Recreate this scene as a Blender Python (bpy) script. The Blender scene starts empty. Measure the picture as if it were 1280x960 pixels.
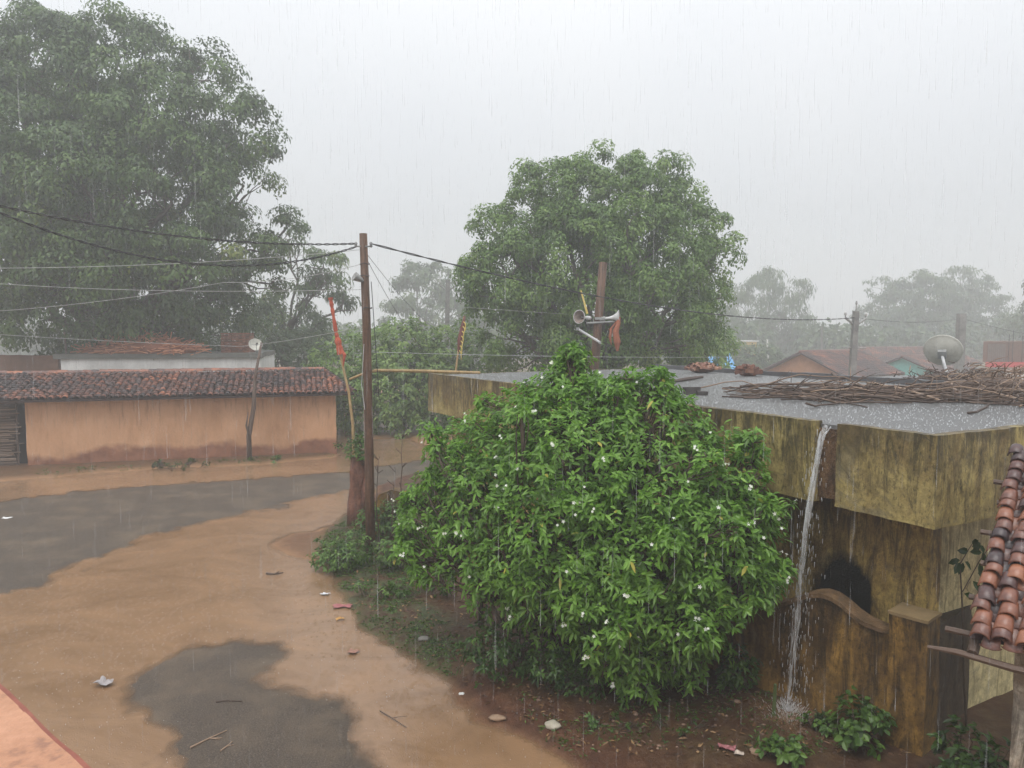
import bpy, math, random
import numpy as np
from mathutils import Vector

random.seed(7)
rng = np.random.default_rng(11)
scene = bpy.context.scene
COL = scene.collection
R = math.radians

# ------------------------------------------------------------------ camera
CAMZ, FPX, HOR = 4.3, 940.0, 415.0
PITCH = math.atan((480 - HOR) / FPX)
cam_data = bpy.data.cameras.new('camera')
cam_data.sensor_width = 36.0
cam_data.lens = FPX / 1280 * 36.0
cam_data.clip_start = 0.05
cam_data.clip_end = 2000
cam = bpy.data.objects.new('camera', cam_data)
COL.objects.link(cam)
cam.location = (0, 0, CAMZ)
cam.rotation_euler = (math.pi / 2 - PITCH, 0, 0)
scene.camera = cam
CAM = np.array([0, 0, CAMZ])
FW = np.array([0, math.cos(PITCH), -math.sin(PITCH)])
UP = np.array([0, math.sin(PITCH), math.cos(PITCH)])


def ray(px, py):
    return FW * FPX + np.array([1.0, 0, 0]) * (px - 640) + UP * (480 - py)


def P(px, py, Y):
    """world point seen at photo pixel (px,py) at forward distance Y"""
    d = ray(px, py)
    return CAM + d * (Y / d[1])


def G(px, py, z=0.0):
    """world point on the level z seen at photo pixel"""
    d = ray(px, py)
    return CAM + d * ((z - CAMZ) / d[2])


def on_plane(px, py, p, n):
    d = ray(px, py)
    return CAM + d * (np.dot(np.asarray(p) - CAM, n) / np.dot(d, n))


# ------------------------------------------------------------------ noise
_T = np.random.default_rng(3).random((32, 32, 32))


def noise3(p):
    p = np.asarray(p, float)
    i = np.floor(p).astype(int)
    f = p - i
    f = f * f * (3 - 2 * f)
    out = 0
    for a in (0, 1):
        for b in (0, 1):
            for c in (0, 1):
                w = (f[..., 0] if a else 1 - f[..., 0]) * (f[..., 1] if b else 1 - f[..., 1]) * (f[..., 2] if c else 1 - f[..., 2])
                out = out + w * _T[(i[..., 0] + a) % 32, (i[..., 1] + b) % 32, (i[..., 2] + c) % 32]
    return out * 2 - 1


def noise2(x, y, s=1.0, z=0.5):
    return noise3(np.stack([x * s, y * s, np.full_like(x, z)], -1))


def fbm2(x, y, s=1.0, z=0.5):
    return (noise2(x, y, s, z) + .5 * noise2(x, y, s * 2.1, z + 3.3) + .25 * noise2(x, y, s * 4.3, z + 7.7)) / 1.75


def unit(v):
    v = np.asarray(v, float)
    return v / (np.linalg.norm(v, axis=-1, keepdims=True) + 1e-9)


def sstep(a, b, x):
    t = np.clip((x - a) / (b - a), 0, 1)
    return t * t * (3 - 2 * t)


def poly_sd(poly, x, y):
    """signed distance to polygon, positive inside"""
    poly = np.asarray(poly)[:, :2]
    d = np.full(x.shape, 1e9)
    ins = np.zeros(x.shape, bool)
    n = len(poly)
    for k in range(n):
        ax, ay = poly[k]
        bx, by = poly[(k + 1) % n]
        ex, ey = bx - ax, by - ay
        t = np.clip(((x - ax) * ex + (y - ay) * ey) / (ex * ex + ey * ey + 1e-12), 0, 1)
        d = np.minimum(d, np.hypot(x - ax - t * ex, y - ay - t * ey))
        c = (ay > y) != (by > y)
        with np.errstate(divide='ignore', invalid='ignore'):
            xi = (bx - ax) * (y - ay) / (by - ay + 1e-12) + ax
        ins ^= c & (x < xi)
    return np.where(ins, d, -d)


# ------------------------------------------------------------------ mesh builder
class MB:
    def __init__(self):
        self.v, self.f, self.t, self.n = [], [], [], 0

    def add(self, verts, faces, tint=0.5):
        verts = np.asarray(verts, float).reshape(-1, 3)
        groups = {}
        if isinstance(faces, np.ndarray):
            groups[faces.shape[1]] = faces
        else:
            for f in faces:
                groups.setdefault(len(f), []).append(f)
        for k, fs in groups.items():
            self.f.append(np.asarray(fs, int) + self.n)
        self.v.append(verts)
        t = np.asarray(tint, float)
        self.t.append(np.full(len(verts), float(t)) if t.ndim == 0 else t)
        self.n += len(verts)

    def box(self, c, size, ax=None, tint=.5):
        c = np.asarray(c, float)
        A = np.eye(3) if ax is None else np.asarray(ax, float)
        v = [c + sx * A[0] * size[0] / 2 + sy * A[1] * size[1] / 2 + sz * A[2] * size[2] / 2
             for sz in (-1, 1) for sy in (-1, 1) for sx in (-1, 1)]
        self.add(v, [(0, 2, 3, 1), (4, 5, 7, 6), (0, 1, 5, 4), (2, 6, 7, 3), (0, 4, 6, 2), (1, 3, 7, 5)], tint)

    def gridbox(self, o, a, b, c, res=.15, amp=.01, freq=2.0, tint=.5):
        """box from corner o spanned by a,b,c; faces subdivided and roughened by position noise"""
        o, a, b, c = (np.asarray(q, float) for q in (o, a, b, c))

        def face(p, u, w):
            nu = max(1, min(160, int(np.linalg.norm(u) / res)))
            nw = max(1, min(90, int(np.linalg.norm(w) / res)))
            s, t = np.meshgrid(np.linspace(0, 1, nu + 1), np.linspace(0, 1, nw + 1))
            q = p + s[..., None] * u + t[..., None] * w
            q = q.reshape(-1, 3)
            d = np.stack([noise3(q * freq + k) for k in (1.3, 9.1, 17.7)], -1)
            d += .5 * np.stack([noise3(q * freq * 3.1 + k) for k in (4.3, 2.1, 11.7)], -1)
            q = q + d * amp
            j, i = np.meshgrid(np.arange(nw), np.arange(nu), indexing='ij')
            k = (j * (nu + 1) + i).ravel()
            self.add(q, np.stack([k, k + 1, k + nu + 2, k + nu + 1], -1), tint)
        face(o, b, a); face(o + c, a, b)
        face(o, a, c); face(o + b, c, a)
        face(o, c, b); face(o + a, b, c)

    def tube(self, pts, rad, n=8, tint=.5, cap=True):
        pts = np.asarray(pts, float)
        m = len(pts)
        rad = np.full(m, rad) if np.ndim(rad) == 0 else np.asarray(rad, float)
        tan = unit(np.gradient(pts, axis=0))
        ref = np.array([0, 0, 1.0]) if abs(tan[0][2]) < .9 else np.array([1.0, 0, 0])
        vs = []
        side = unit(np.cross(tan[0], ref))
        for i in range(m):
            side = unit(side - tan[i] * np.dot(side, tan[i]))
            up = np.cross(tan[i], side)
            a = np.arange(n) * 2 * math.pi / n
            vs.append(pts[i] + rad[i] * (np.cos(a)[:, None] * side + np.sin(a)[:, None] * up))
        fs = []
        for i in range(m - 1):
            for k in range(n):
                fs.append((i * n + k, i * n + (k + 1) % n, (i + 1) * n + (k + 1) % n, (i + 1) * n + k))
        if cap:
            fs.append(tuple(range(n))[::-1]); fs.append(tuple((m - 1) * n + k for k in range(n)))
        self.add(np.concatenate(vs), fs, tint)

    def lathe(self, c, axis, prof, n=24, tint=.5):
        """prof: list of (distance along axis, radius)"""
        axis = unit(axis)
        ref = np.array([0, 0, 1.0]) if abs(axis[2]) < .9 else np.array([1.0, 0, 0])
        s = unit(np.cross(axis, ref)); u = np.cross(axis, s)
        a = np.arange(n) * 2 * math.pi / n
        v = np.concatenate([np.asarray(c) + axis * d + r * (np.cos(a)[:, None] * s + np.sin(a)[:, None] * u) for d, r in prof])
        fs = []
        for i in range(len(prof) - 1):
            for k in range(n):
                fs.append((i * n + k, i * n + (k + 1) % n, (i + 1) * n + (k + 1) % n, (i + 1) * n + k))
        self.add(v, fs, tint)

    def blob(self, c, r, amp=.2, freq=1.5, n=14, tint=.5, seed=0.0):
        r = np.asarray(r if np.ndim(r) else (r, r, r), float)
        th, ph = np.meshgrid(np.linspace(0, math.pi, n + 1), np.arange(2 * n) * math.pi / n, indexing='ij')
        d = np.stack([np.sin(th) * np.cos(ph), np.sin(th) * np.sin(ph), np.cos(th)], -1).reshape(-1, 3)
        k = 1 + amp * noise3(d * freq + 5 + seed) + amp * .5 * noise3(d * freq * 2.7 + 9 + seed)
        v = np.asarray(c) + d * k[:, None] * r
        fs = []
        m = 2 * n
        for i in range(n):
            for j in range(m):
                fs.append((i * m + j, (i + 1) * m + j, (i + 1) * m + (j + 1) % m, i * m + (j + 1) % m))
        self.add(v, fs, tint)

    def build(self, name, mat, parent=None, smooth=False, attrs=None):
        """vertices are given in world coordinates; they are moved into the parent's frame"""
        V = np.concatenate(self.v)
        loc = np.zeros(3)
        if parent is not None:
            q = parent
            while q is not None:
                loc += np.array(q.location); q = q.parent
        me = bpy.data.meshes.new(name)
        me.vertices.add(len(V))
        me.vertices.foreach_set('co', (V - loc).astype(np.float32).ravel())
        loops = np.concatenate([f.ravel() for f in self.f]).astype(np.int32)
        sizes = np.concatenate([np.full(len(f), f.shape[1]) for f in self.f])
        starts = np.concatenate([[0], np.cumsum(sizes)[:-1]]).astype(np.int32)
        me.loops.add(len(loops)); me.loops.foreach_set('vertex_index', loops)
        me.polygons.add(len(sizes)); me.polygons.foreach_set('loop_start', starts)
        me.polygons.foreach_set('use_smooth', np.full(len(sizes), smooth))
        a = me.attributes.new('tint', 'FLOAT', 'POINT')
        a.data.foreach_set('value', np.concatenate(self.t).astype(np.float32))
        for k, arr in (attrs or {}).items():
            a = me.attributes.new(k, 'FLOAT', 'POINT')
            a.data.foreach_set('value', np.asarray(arr, np.float32))
        me.update(calc_edges=True)
        me.validate()
        me.materials.append(mat)
        o = bpy.data.objects.new(name, me)
        COL.objects.link(o)
        if parent is not None:
            o.parent = parent
        return o


def recentre(o, at):
    """move a top-level mesh's origin to its base"""
    at = Vector([float(q) for q in at])
    o.data.transform(__import__('mathutils').Matrix.Translation(-at))
    o.location = at
    return o


def tag(o, label, cat, group=None):
    o['label'] = label; o['category'] = cat
    if group: o['group'] = group
    return o


def thing(name, label, cat, loc, group=None):
    o = bpy.data.objects.new(name, None)
    COL.objects.link(o)
    o.empty_display_size = .2
    o.location = [float(q) for q in loc]
    return tag(o, label, cat, group)


# ------------------------------------------------------------------ materials
class NT:
    def __init__(self, name):
        self.m = bpy.data.materials.new(name)
        self.m.use_nodes = True
        self.t = self.m.node_tree
        self.t.nodes.clear()
        self.out = self.n('ShaderNodeOutputMaterial')

    def n(self, typ, **kw):
        x = self.t.nodes.new(typ)
        for k, v in kw.items():
            if k[0] == '_':
                x.inputs[k[1:].replace('_', ' ')].default_value = v
            else:
                setattr(x, k, v)
        return x

    def l(self, a, b):
        self.t.links.new(a, b)

    def ramp(self, fac, stops):
        r = self.n('ShaderNodeValToRGB')
        e = r.color_ramp.elements
        while len(e) < len(stops): e.new(.5)
        for k, (p, c) in enumerate(stops):
            e[k].position = p
            e[k].color = (*c, 1) if len(c) == 3 else c
        self.l(fac, r.inputs[0])
        return r.outputs[0]

    def noise(self, scale, detail=4, stretch=None, rough=.6, dist=0.0):
        tc = self.n('ShaderNodeTexCoord')
        v = tc.outputs['Object']
        if stretch:
            mp = self.n('ShaderNodeMapping')
            mp.inputs['Scale'].default_value = stretch
            self.l(v, mp.inputs[0]); v = mp.outputs[0]
        x = self.n('ShaderNodeTexNoise')
        x.inputs['Scale'].default_value = scale
        x.inputs['Detail'].default_value = detail
        x.inputs['Roughness'].default_value = rough
        x.inputs['Distortion'].default_value = dist
        self.l(v, x.inputs['Vector'])
        return x.outputs['Fac']

    def mix(self, fac, a, b, mode='MIX'):
        x = self.n('ShaderNodeMix', data_type='RGBA', blend_type=mode)
        for s, q in ((x.inputs[0], fac), (x.inputs[6], a), (x.inputs[7], b)):
            if hasattr(q, 'links') or hasattr(q, 'is_linked'): self.l(q, s)
            elif isinstance(q, (int, float)): s.default_value = q
            else: s.default_value = (*q, 1)
        return x.outputs[2]

    def math(self, op, a, b=None, clamp=False):
        x = self.n('ShaderNodeMath', operation=op, use_clamp=clamp)
        for s, q in ((x.inputs[0], a), (x.inputs[1], b)):
            if q is None: continue
            if isinstance(q, (int, float)): s.default_value = q
            else: self.l(q, s)
        return x.outputs[0]

    def attr(self, name):
        return self.n('ShaderNodeAttribute', attribute_name=name).outputs['Fac']

    def z(self, scale=1.0, off=0.0):
        tc = self.n('ShaderNodeTexCoord')
        s = self.n('ShaderNodeSeparateXYZ')
        self.l(tc.outputs['Object'], s.inputs[0])
        return self.math('MULTIPLY_ADD' if False else 'ADD', self.math('MULTIPLY', s.outputs[2], scale), off)

    def bsdf(self, color, rough=.6, spec=.5, bump=None, bstr=.3, bdist=.01, alpha=None):
        b = self.n('ShaderNodeBsdfPrincipled')
        if hasattr(color, 'is_linked'): self.l(color, b.inputs['Base Color'])
        else: b.inputs['Base Color'].default_value = (*color, 1)
        if hasattr(rough, 'is_linked'): self.l(rough, b.inputs['Roughness'])
        else: b.inputs['Roughness'].default_value = rough
        b.inputs['Specular IOR Level'].default_value = spec
        if bump is not None:
            bp = self.n('ShaderNodeBump')
            bp.inputs['Strength'].default_value = bstr
            bp.inputs['Distance'].default_value = bdist
            self.l(bump, bp.inputs['Height'])
            self.l(bp.outputs[0], b.inputs['Normal'])
        if alpha is not None:
            self.l(alpha, b.inputs['Alpha'])
        return b.outputs[0]

    def done(self, shader):
        self.l(shader, self.out.inputs[0])
        return self.m


def mat_noise(name, stops, scale=4, detail=5, rough=.6, stretch=None, bscale=30, bstr=.3, bdist=.01, spec=.4, fine=.35):
    t = NT(name)
    f = t.noise(scale, detail, stretch)
    g = t.noise(scale * 7, 3)
    fac = t.math('ADD', f, t.math('MULTIPLY', t.math('SUBTRACT', g, .5), fine))
    c = t.ramp(fac, stops)
    return t.done(t.bsdf(c, rough, spec, t.noise(bscale, 4), bstr, bdist))


def mat_tint(name, stops, rough=.5, spec=.4, bscale=25, bstr=.3, nmix=.3, nscale=6):
    """colour picked per piece by the 'tint' attribute, broken up with noise"""
    t = NT(name)
    f = t.math('ADD', t.attr('tint'), t.math('MULTIPLY', t.math('SUBTRACT', t.noise(nscale, 5), .5), nmix))
    c = t.ramp(f, stops)
    return t.done(t.bsdf(c, rough, spec, t.noise(bscale, 4), bstr, .01))


def mat_leaf(name, stops, rough=.4, trans=.25, spec=.4):
    t = NT(name)
    f = t.math('ADD', t.attr('tint'), t.math('MULTIPLY', t.math('SUBTRACT', t.noise(2.2, 3), .5), .35))
    c = t.ramp(f, stops)
    b = t.bsdf(c, rough, spec)
    tr = t.n('ShaderNodeBsdfTranslucent')
    t.l(t.mix(1.0, c, (1.0, 1.15, .55), 'MULTIPLY'), tr.inputs[0])
    m = t.n('ShaderNodeMixShader')
    m.inputs[0].default_value = trans
    t.l(b, m.inputs[1]); t.l(tr.outputs[0], m.inputs[2])
    return t.done(m.outputs[0])


def mat_stained(name, paint, dirt, moss, base_dark=0.0, top=1.0, hgt=1.0, amount=.5, stretch=(2.2, 2.2, .6), pat=None):
    """painted plaster with streaks of wet black moss running down from the top edge"""
    t = NT(name)
    st = t.noise(1.6, 6, stretch, .65, .3)
    big = t.noise(1.1, 5)
    f = t.math('ADD', t.math('MULTIPLY', t.math('SUBTRACT', st, .5), 3.2), t.math('MULTIPLY', t.math('SUBTRACT', big, .5), 2.4))
    zz = t.z(1.0 / hgt, -(top - hgt) / hgt)          # 0 at the foot of the panel, 1 at its top
    zz = t.math('MULTIPLY', t.math('SUBTRACT', zz, .5), .34)
    f = t.math('ADD', f, zz)
    k = t.math('ADD', f, amount, clamp=True)
    k2 = t.ramp(k, [(.1, (0, 0, 0)), (.9, (1, 1, 1))])
    speck = t.ramp(t.noise(28, 6, (1, 1, .6), .75), [(.52, (0, 0, 0)), (.64, (1, 1, 1))])
    c = t.mix(t.noise(2.2, 5), paint, tuple(q * .72 for q in paint))
    c = t.mix(t.math('MULTIPLY', k2, .85), c, dirt)
    c = t.mix(t.math('MULTIPLY', speck, .6), c, moss)
    # bare, weathered patches
    pl = t.ramp(t.noise(1.7, 6, None, .7, .5), [(.56, (0, 0, 0)), (.62, (1, 1, 1))])
    c = t.mix(t.math('MULTIPLY', pl, .6), c, tuple(.30 * q + .06 for q in paint))
    # black algae: runs that start at the top and thin out below
    rn = t.math('ADD', t.noise(2.6, 7, (stretch[0] * 1.3, stretch[1] * 1.3, stretch[2] * .8), .78, .9), t.math('MULTIPLY', zz, .36))
    c = t.mix(t.math('MULTIPLY', t.ramp(rn, [(.475, (0, 0, 0)), (.62, (1, 1, 1))]), .82), c, moss)
    rb = t.math('ADD', t.noise(1.9, 8, (1, 1, .8), .76, .6), t.math('MULTIPLY', zz, .38))
    c = t.mix(t.math('MULTIPLY', t.ramp(rb, [(.53, (0, 0, 0)), (.66, (1, 1, 1))]), .75), c, tuple(.5 * (u + v) for u, v in zip(dirt, moss)))
    gr = t.ramp(t.noise(6.5, 8, None, .8), [(.44, (.62, .62, .62)), (.60, (1.12, 1.12, 1.08))])
    c = t.mix(.8, c, gr, 'MULTIPLY')
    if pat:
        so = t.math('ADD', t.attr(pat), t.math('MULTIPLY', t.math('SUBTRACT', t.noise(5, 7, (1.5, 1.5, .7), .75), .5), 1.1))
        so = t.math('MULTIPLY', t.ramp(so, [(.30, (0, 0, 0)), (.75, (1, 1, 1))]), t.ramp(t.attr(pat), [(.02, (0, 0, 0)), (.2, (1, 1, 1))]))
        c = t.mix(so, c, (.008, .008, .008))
    # hair cracks
    tc = t.n('ShaderNodeTexCoord'); nzv = t.n('ShaderNodeTexNoise'); nzv.inputs['Scale'].default_value = 2.5
    t.l(tc.outputs['Object'], nzv.inputs['Vector'])
    va = t.n('ShaderNodeVectorMath', operation='MULTIPLY_ADD'); va.inputs[1].default_value = (.5, .5, .5)
    t.l(nzv.outputs['Color'], va.inputs[0]); t.l(tc.outputs['Object'], va.inputs[2])
    vo = t.n('ShaderNodeTexVoronoi', feature='DISTANCE_TO_EDGE'); vo.inputs['Scale'].default_value = .9
    t.l(va.outputs[0], vo.inputs['Vector'])
    crk = t.math('MULTIPLY', t.ramp(vo.outputs['Distance'], [(.002, (1, 1, 1)), (.006, (0, 0, 0))]), t.ramp(t.noise(1.1, 3), [(.55, (0, 0, 0)), (.62, (.7, .7, .7))]))
    c = t.mix(crk, c, (.02, .015, .01))
    return t.done(t.bsdf(c, .55, .35, t.noise(40, 5), .35, .012))


M = {}
M['bark'] = mat_noise('wet_bark', [(.3, (.035, .025, .018)), (.7, (.12, .085, .06))], 5, 6, .7, (3, 3, .5), 22, .7, .03)
M['bark_grey'] = mat_noise('grey_bark', [(.3, (.06, .05, .045)), (.7, (.18, .15, .12))], 5, 6, .7, (3, 3, .5), 22, .7, .03)
M['pole_wood'] = mat_noise('wet_pole_wood', [(.3, (.045, .024, .015)), (.5, (.10, .052, .03)), (.75, (.19, .10, .06))], 3, 6, .55, (6, 6, .5), 30, .6, .015)
M['leaf_bush'] = mat_leaf('shrub_leaf', [(.0, (.03, .075, .010)), (.35, (.125, .255, .034)), (.7, (.215, .40, .065)), (.93, (.33, .52, .12)), (1, (.50, .44, .09))], .36, .40, .42)
M['leaf_mango'] = mat_leaf('mango_leaf', [(.0, (.022, .046, .010)), (.45, (.062, .118, .022)), (.75, (.11, .18, .034)), (1, (.22, .25, .05))], .42, .22)
M['leaf_mid'] = mat_leaf('broad_leaf', [(.0, (.032, .068, .014)), (.4, (.10, .185, .036)), (.75, (.185, .285, .065)), (1, (.27, .36, .10))], .42, .28)
M['leaf_far'] = mat_leaf('far_leaf', [(.0, (.035, .065, .025)), (.5, (.075, .125, .045)), (1, (.15, .20, .08))], .5, .2)
M['leaf_weed'] = mat_leaf('weed_leaf', [(.0, (.018, .045, .010)), (.5, (.06, .13, .022)), (1, (.17, .29, .06))], .4, .3)
M['leaf_dry'] = mat_leaf('dry_leaf', [(.0, (.05, .025, .015)), (.5, (.14, .07, .035)), (1, (.32, .20, .09))], .55, .1)
M['petal'] = mat_leaf('white_petal', [(.0, (.75, .76, .72)), (1, (.9, .9, .86))], .5, .3)
M['tile'] = mat_tint('old_clay_tile', [(.0, (.028, .020, .022)), (.35, (.075, .038, .033)), (.62, (.17, .062, .038)), (1, (.36, .125, .06))], .38, .5, 30, .35, .4, 9)
M['tile_near'] = mat_tint('wet_clay_tile', [(.0, (.04, .026, .028)), (.3, (.10, .05, .044)), (.6, (.24, .095, .055)), (1, (.38, .16, .085))], .28, .55, 40, .3, .55, 14)
M['old_brick'] = mat_tint('dull_wet_brick', [(.0, (.06, .028, .02)), (.5, (.17, .075, .05)), (1, (.30, .16, .10))], .6, .35)
M['pebble'] = mat_tint('dull_pebble', [(.0, (.05, .03, .02)), (.5, (.13, .075, .05)), (1, (.30, .2, .14))], .6, .4)
M['brick'] = mat_tint('clay_rubble', [(.0, (.10, .04, .025)), (.5, (.26, .09, .045)), (1, (.42, .17, .09))], .7, .3)
M['concrete'] = mat_noise('grey_concrete', [(.3, (.14, .14, .135)), (.7, (.30, .29, .28))], 3, 6, .6, None, 35, .4)
M['white_wall'] = mat_noise('whitewash', [(.3, (.55, .55, .53)), (.7, (.75, .75, .73))], 1.5, 5, .7, (1, 1, .4), 30, .3)
M['wood'] = mat_tint('weathered_wood', [(.0, (.05, .032, .024)), (.5, (.13, .085, .062)), (1, (.32, .22, .15))], .55, .4, 40, .4, .35, 12)
M['bamboo'] = mat_noise('dry_bamboo', [(.3, (.26, .17, .075)), (.7, (.48, .34, .16))], 6, 4, .5, (2, 2, .8), 30, .3)
M['black'] = mat_noise('painted_gap_shade', [(.3, (.006, .006, .007)), (.7, (.02, .019, .018))], 3, 4, .8)
M['wire'] = mat_noise('black_cable', [(.3, (.02, .02, .022)), (.7, (.05, .05, .05))], 5, 2, .5)
M['wire_pale'] = mat_noise('aluminium_wire', [(.3, (.35, .36, .36)), (.7, (.5, .5, .5))], 5, 2, .4)
M['metal'] = mat_noise('galvanised_steel', [(.3, (.20, .21, .21)), (.7, (.38, .38, .37))], 6, 4, .45)
M['dish'] = mat_noise('dish_paint', [(.3, (.42, .41, .36)), (.55, (.56, .55, .49)), (.75, (.63, .62, .56))], 3, 5, .4, None, 40, .1)
M['horn'] = mat_noise('horn_paint', [(.3, (.48, .48, .48)), (.6, (.68, .68, .67))], 5, 5, .4)
M['horn_in'] = mat_noise('horn_throat', [(.3, (.12, .10, .09)), (.6, (.26, .2, .17))], 8, 5, .6)
M['red_cloth'] = mat_noise('faded_red_cloth', [(.3, (.30, .045, .02)), (.7, (.52, .11, .05))], 9, 5, .8)
M['yellow_cloth'] = mat_noise('yellow_tape', [(.35, (.52, .38, .08)), (.6, (.66, .52, .16))], 9, 3, .7)
M['lamp_white'] = mat_noise('white_tube', [(.3, (.66, .67, .68)), (.7, (.8, .8, .8))], 5, 2, .4)

# salmon mud plaster with a red-brown splash band at its foot
t = NT('mud_plaster')
nz = t.noise(.55, 4)
h = t.math('ADD', t.z(1.0, 0), t.math('MULTIPLY', t.math('SUBTRACT', nz, .5), 1.5))
c0 = t.ramp(t.noise(1.6, 8, (1, 1, .35), .7), [(.3, (.46, .245, .13)), (.5, (.60, .335, .185)), (.7, (.68, .40, .235))])
run_ = t.ramp(t.math('ADD', t.noise(3.0, 6, (2.5, 2.5, .3), .7), t.z(.09, -.13)), [(.54, (0, 0, 0)), (.70, (.55, .55, .55))])
c0 = t.mix(run_, c0, (.26, .135, .08))
c0 = t.mix(t.ramp(t.noise(9, 7, None, .75), [(.62, (0, 0, 0)), (.70, (.5, .5, .5))]), c0, (.40, .25, .16))
band = t.ramp(h, [(.30, (1, 1, 1)), (.52, (0, 0, 0))])
c1 = t.ramp(t.noise(3, 5), [(.3, (.20, .085, .05)), (.7, (.34, .15, .085))])
M['mud'] = t.done(t.bsdf(t.mix(band, c0, c1), .75, .3, t.noise(14, 5), .4, .02))

M['salmon'] = mat_noise('salmon_cement', [(.28, (.30, .15, .095)), (.42, (.43, .215, .125)), (.7, (.52, .27, .165))], 5, 8, .45, None, 60, .4, .006, .4, .7)
M['salmon_edge'] = mat_noise('red_edge_paint', [(.3, (.16, .045, .03)), (.7, (.28, .09, .06))], 6, 5, .5)

M['fascia'] = mat_stained('stained_ochre_fascia', (.46, .36, .14), (.17, .115, .05), (.030, .027, .016), top=3.32, hgt=.9, amount=.30)
M['ochre_wall'] = mat_stained('ochre_house_wall', (.64, .45, .15), (.24, .13, .045), (.08, .055, .028), top=2.4, hgt=2.4, amount=.15, pat='dark_arch')
M['cream_wall'] = mat_stained('cream_side_wall', (.78, .66, .36), (.46, .35, .17), (.22, .17, .09), top=2.4, hgt=2.4, amount=-.15)
M['compound'] = mat_stained('mossy_compound_wall', (.44, .255, .065), (.085, .048, .02), (.016, .013, .008), top=1.6, hgt=1.6, amount=.75, stretch=(2.0, 2.0, .5))
M['shed_wall'] = mat_stained('stained_whitewash', (.62, .56, .47), (.36, .24, .15), (.10, .08, .06), top=2, hgt=2, amount=.0)

# wet flat roof with a skin of rain-beaten water
t = NT('wet_roof_concrete')
sp = t.ramp(t.noise(30, 5, None, .9), [(.42, (.075, .075, .075)), (.54, (.17, .17, .172)), (.68, (.55, .55, .55))])
bigc = t.mix(t.noise(1.2, 4), sp, (.13, .128, .125))
M['roof_wet'] = t.done(t.bsdf(bigc, .34, .4, t.noise(32, 5, None, .85), .8, .03))

# asphalt, wet
t = NT('wet_asphalt')
ca = t.ramp(t.noise(60, 4, None, .75), [(.32, (.030, .025, .021)), (.56, (.098, .075, .056)), (.72, (.23, .18, .135))])
cb = t.mix(t.ramp(t.noise(1.3, 6), [(.45, (0, 0, 0)), (.75, (1, 1, 1))]), ca, (.155, .115, .078))
M['asphalt'] = t.done(t.bsdf(cb, .5, .32, t.noise(60, 4, None, .8), .8, .015))

# ground: orange mud, red soil on the bank, moss
t = NT('soil')
mud = t.ramp(t.noise(1.2, 6), [(.3, (.27, .145, .07)), (.7, (.37, .215, .115))])
red = t.ramp(t.noise(5, 7, None, .7), [(.3, (.040, .017, .010)), (.55, (.092, .038, .020)), (.75, (.17, .085, .048))])
moss = t.ramp(t.noise(8, 6), [(.3, (.035, .045, .018)), (.7, (.085, .10, .04))])
c = t.mix(t.attr('bank'), mud, red)
mo = t.math('MULTIPLY', t.attr('moss'), t.ramp(t.noise(2.5, 6, None, .7), [(.36, (0, 0, 0)), (.56, (1, 1, 1))]))
c = t.mix(mo, c, moss)
M['soil'] = t.done(t.bsdf(c, .55, .28, t.noise(18, 7, None, .7), .9, .03))

# muddy water film: opacity follows its depth
t = NT('muddy_water')
cw = t.ramp(t.noise(.7, 7, (1, 1.5, 1), .62, 1.2), [(.3, (.205, .118, .060)), (.52, (.275, .165, .092)), (.72, (.325, .19, .10))])
al = t.attr('alpha')
tc = t.n('ShaderNodeTexCoord')
rip = None
for sc_r, off_r in ((7.0, 0.0), (11.0, 3.7)):
    mpp = t.n('ShaderNodeMapping'); mpp.inputs['Location'].default_value = (off_r, off_r * .7, 0)
    t.l(tc.outputs['Object'], mpp.inputs[0])
    vo = t.n('ShaderNodeTexVoronoi', feature='F1'); vo.inputs['Scale'].default_value = sc_r
    t.l(mpp.outputs[0], vo.inputs['Vector'])
    ring = t.math('MULTIPLY', t.math('SINE', t.math('MULTIPLY', vo.outputs['Distance'], 42.0)), t.math('SUBTRACT', .62, vo.outputs['Distance'], True))
    rip = ring if rip is None else t.math('ADD', rip, ring)
hgt_w = t.math('ADD', t.math('MULTIPLY', rip, .6), t.noise(26, 4, None, .7))
M['water'] = t.done(t.bsdf(cw, .15, .5, hgt_w, .28, .012, alpha=al))

# falling water
t = NT('falling_water')
tr = t.n('ShaderNodeBsdfTransparent')
b = t.bsdf((.88, .9, .92), .12, .6)
tl = t.n('ShaderNodeBsdfTranslucent'); tl.inputs[0].default_value = (.9, .92, .94, 1)
m1 = t.n('ShaderNodeMixShader'); m1.inputs[0].default_value = .4
t.l(b, m1.inputs[1]); t.l(tl.outputs[0], m1.inputs[2])
m2 = t.n('ShaderNodeMixShader')
t.l(t.ramp(t.noise(9, 5, (3, 3, .4)), [(.40, (.05, .05, .05)), (.66, (.6, .6, .6))]), m2.inputs[0])
t.l(tr.outputs[0], m2.inputs[1]); t.l(m1.outputs[0], m2.inputs[2])
M['stream'] = t.done(m2.outputs[0])


def mat_drop(name, k):
    t = NT(name)
    tr = t.n('ShaderNodeBsdfTransparent')
    tl = t.n('ShaderNodeBsdfTranslucent'); tl.inputs[0].default_value = (.92, .94, .96, 1)
    df = t.n('ShaderNodeBsdfDiffuse'); df.inputs[0].default_value = (.92, .94, .96, 1)
    m1 = t.n('ShaderNodeMixShader'); m1.inputs[0].default_value = .5
    t.l(tl.outputs[0], m1.inputs[1]); t.l(df.outputs[0], m1.inputs[2])
    m2 = t.n('ShaderNodeMixShader'); t.l(t.math('MULTIPLY', t.attr('tint'), k * 2), m2.inputs[0])
    t.l(tr.outputs[0], m2.inputs[1]); t.l(m1.outputs[0], m2.inputs[2])
    return t.done(m2.outputs[0])


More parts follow.
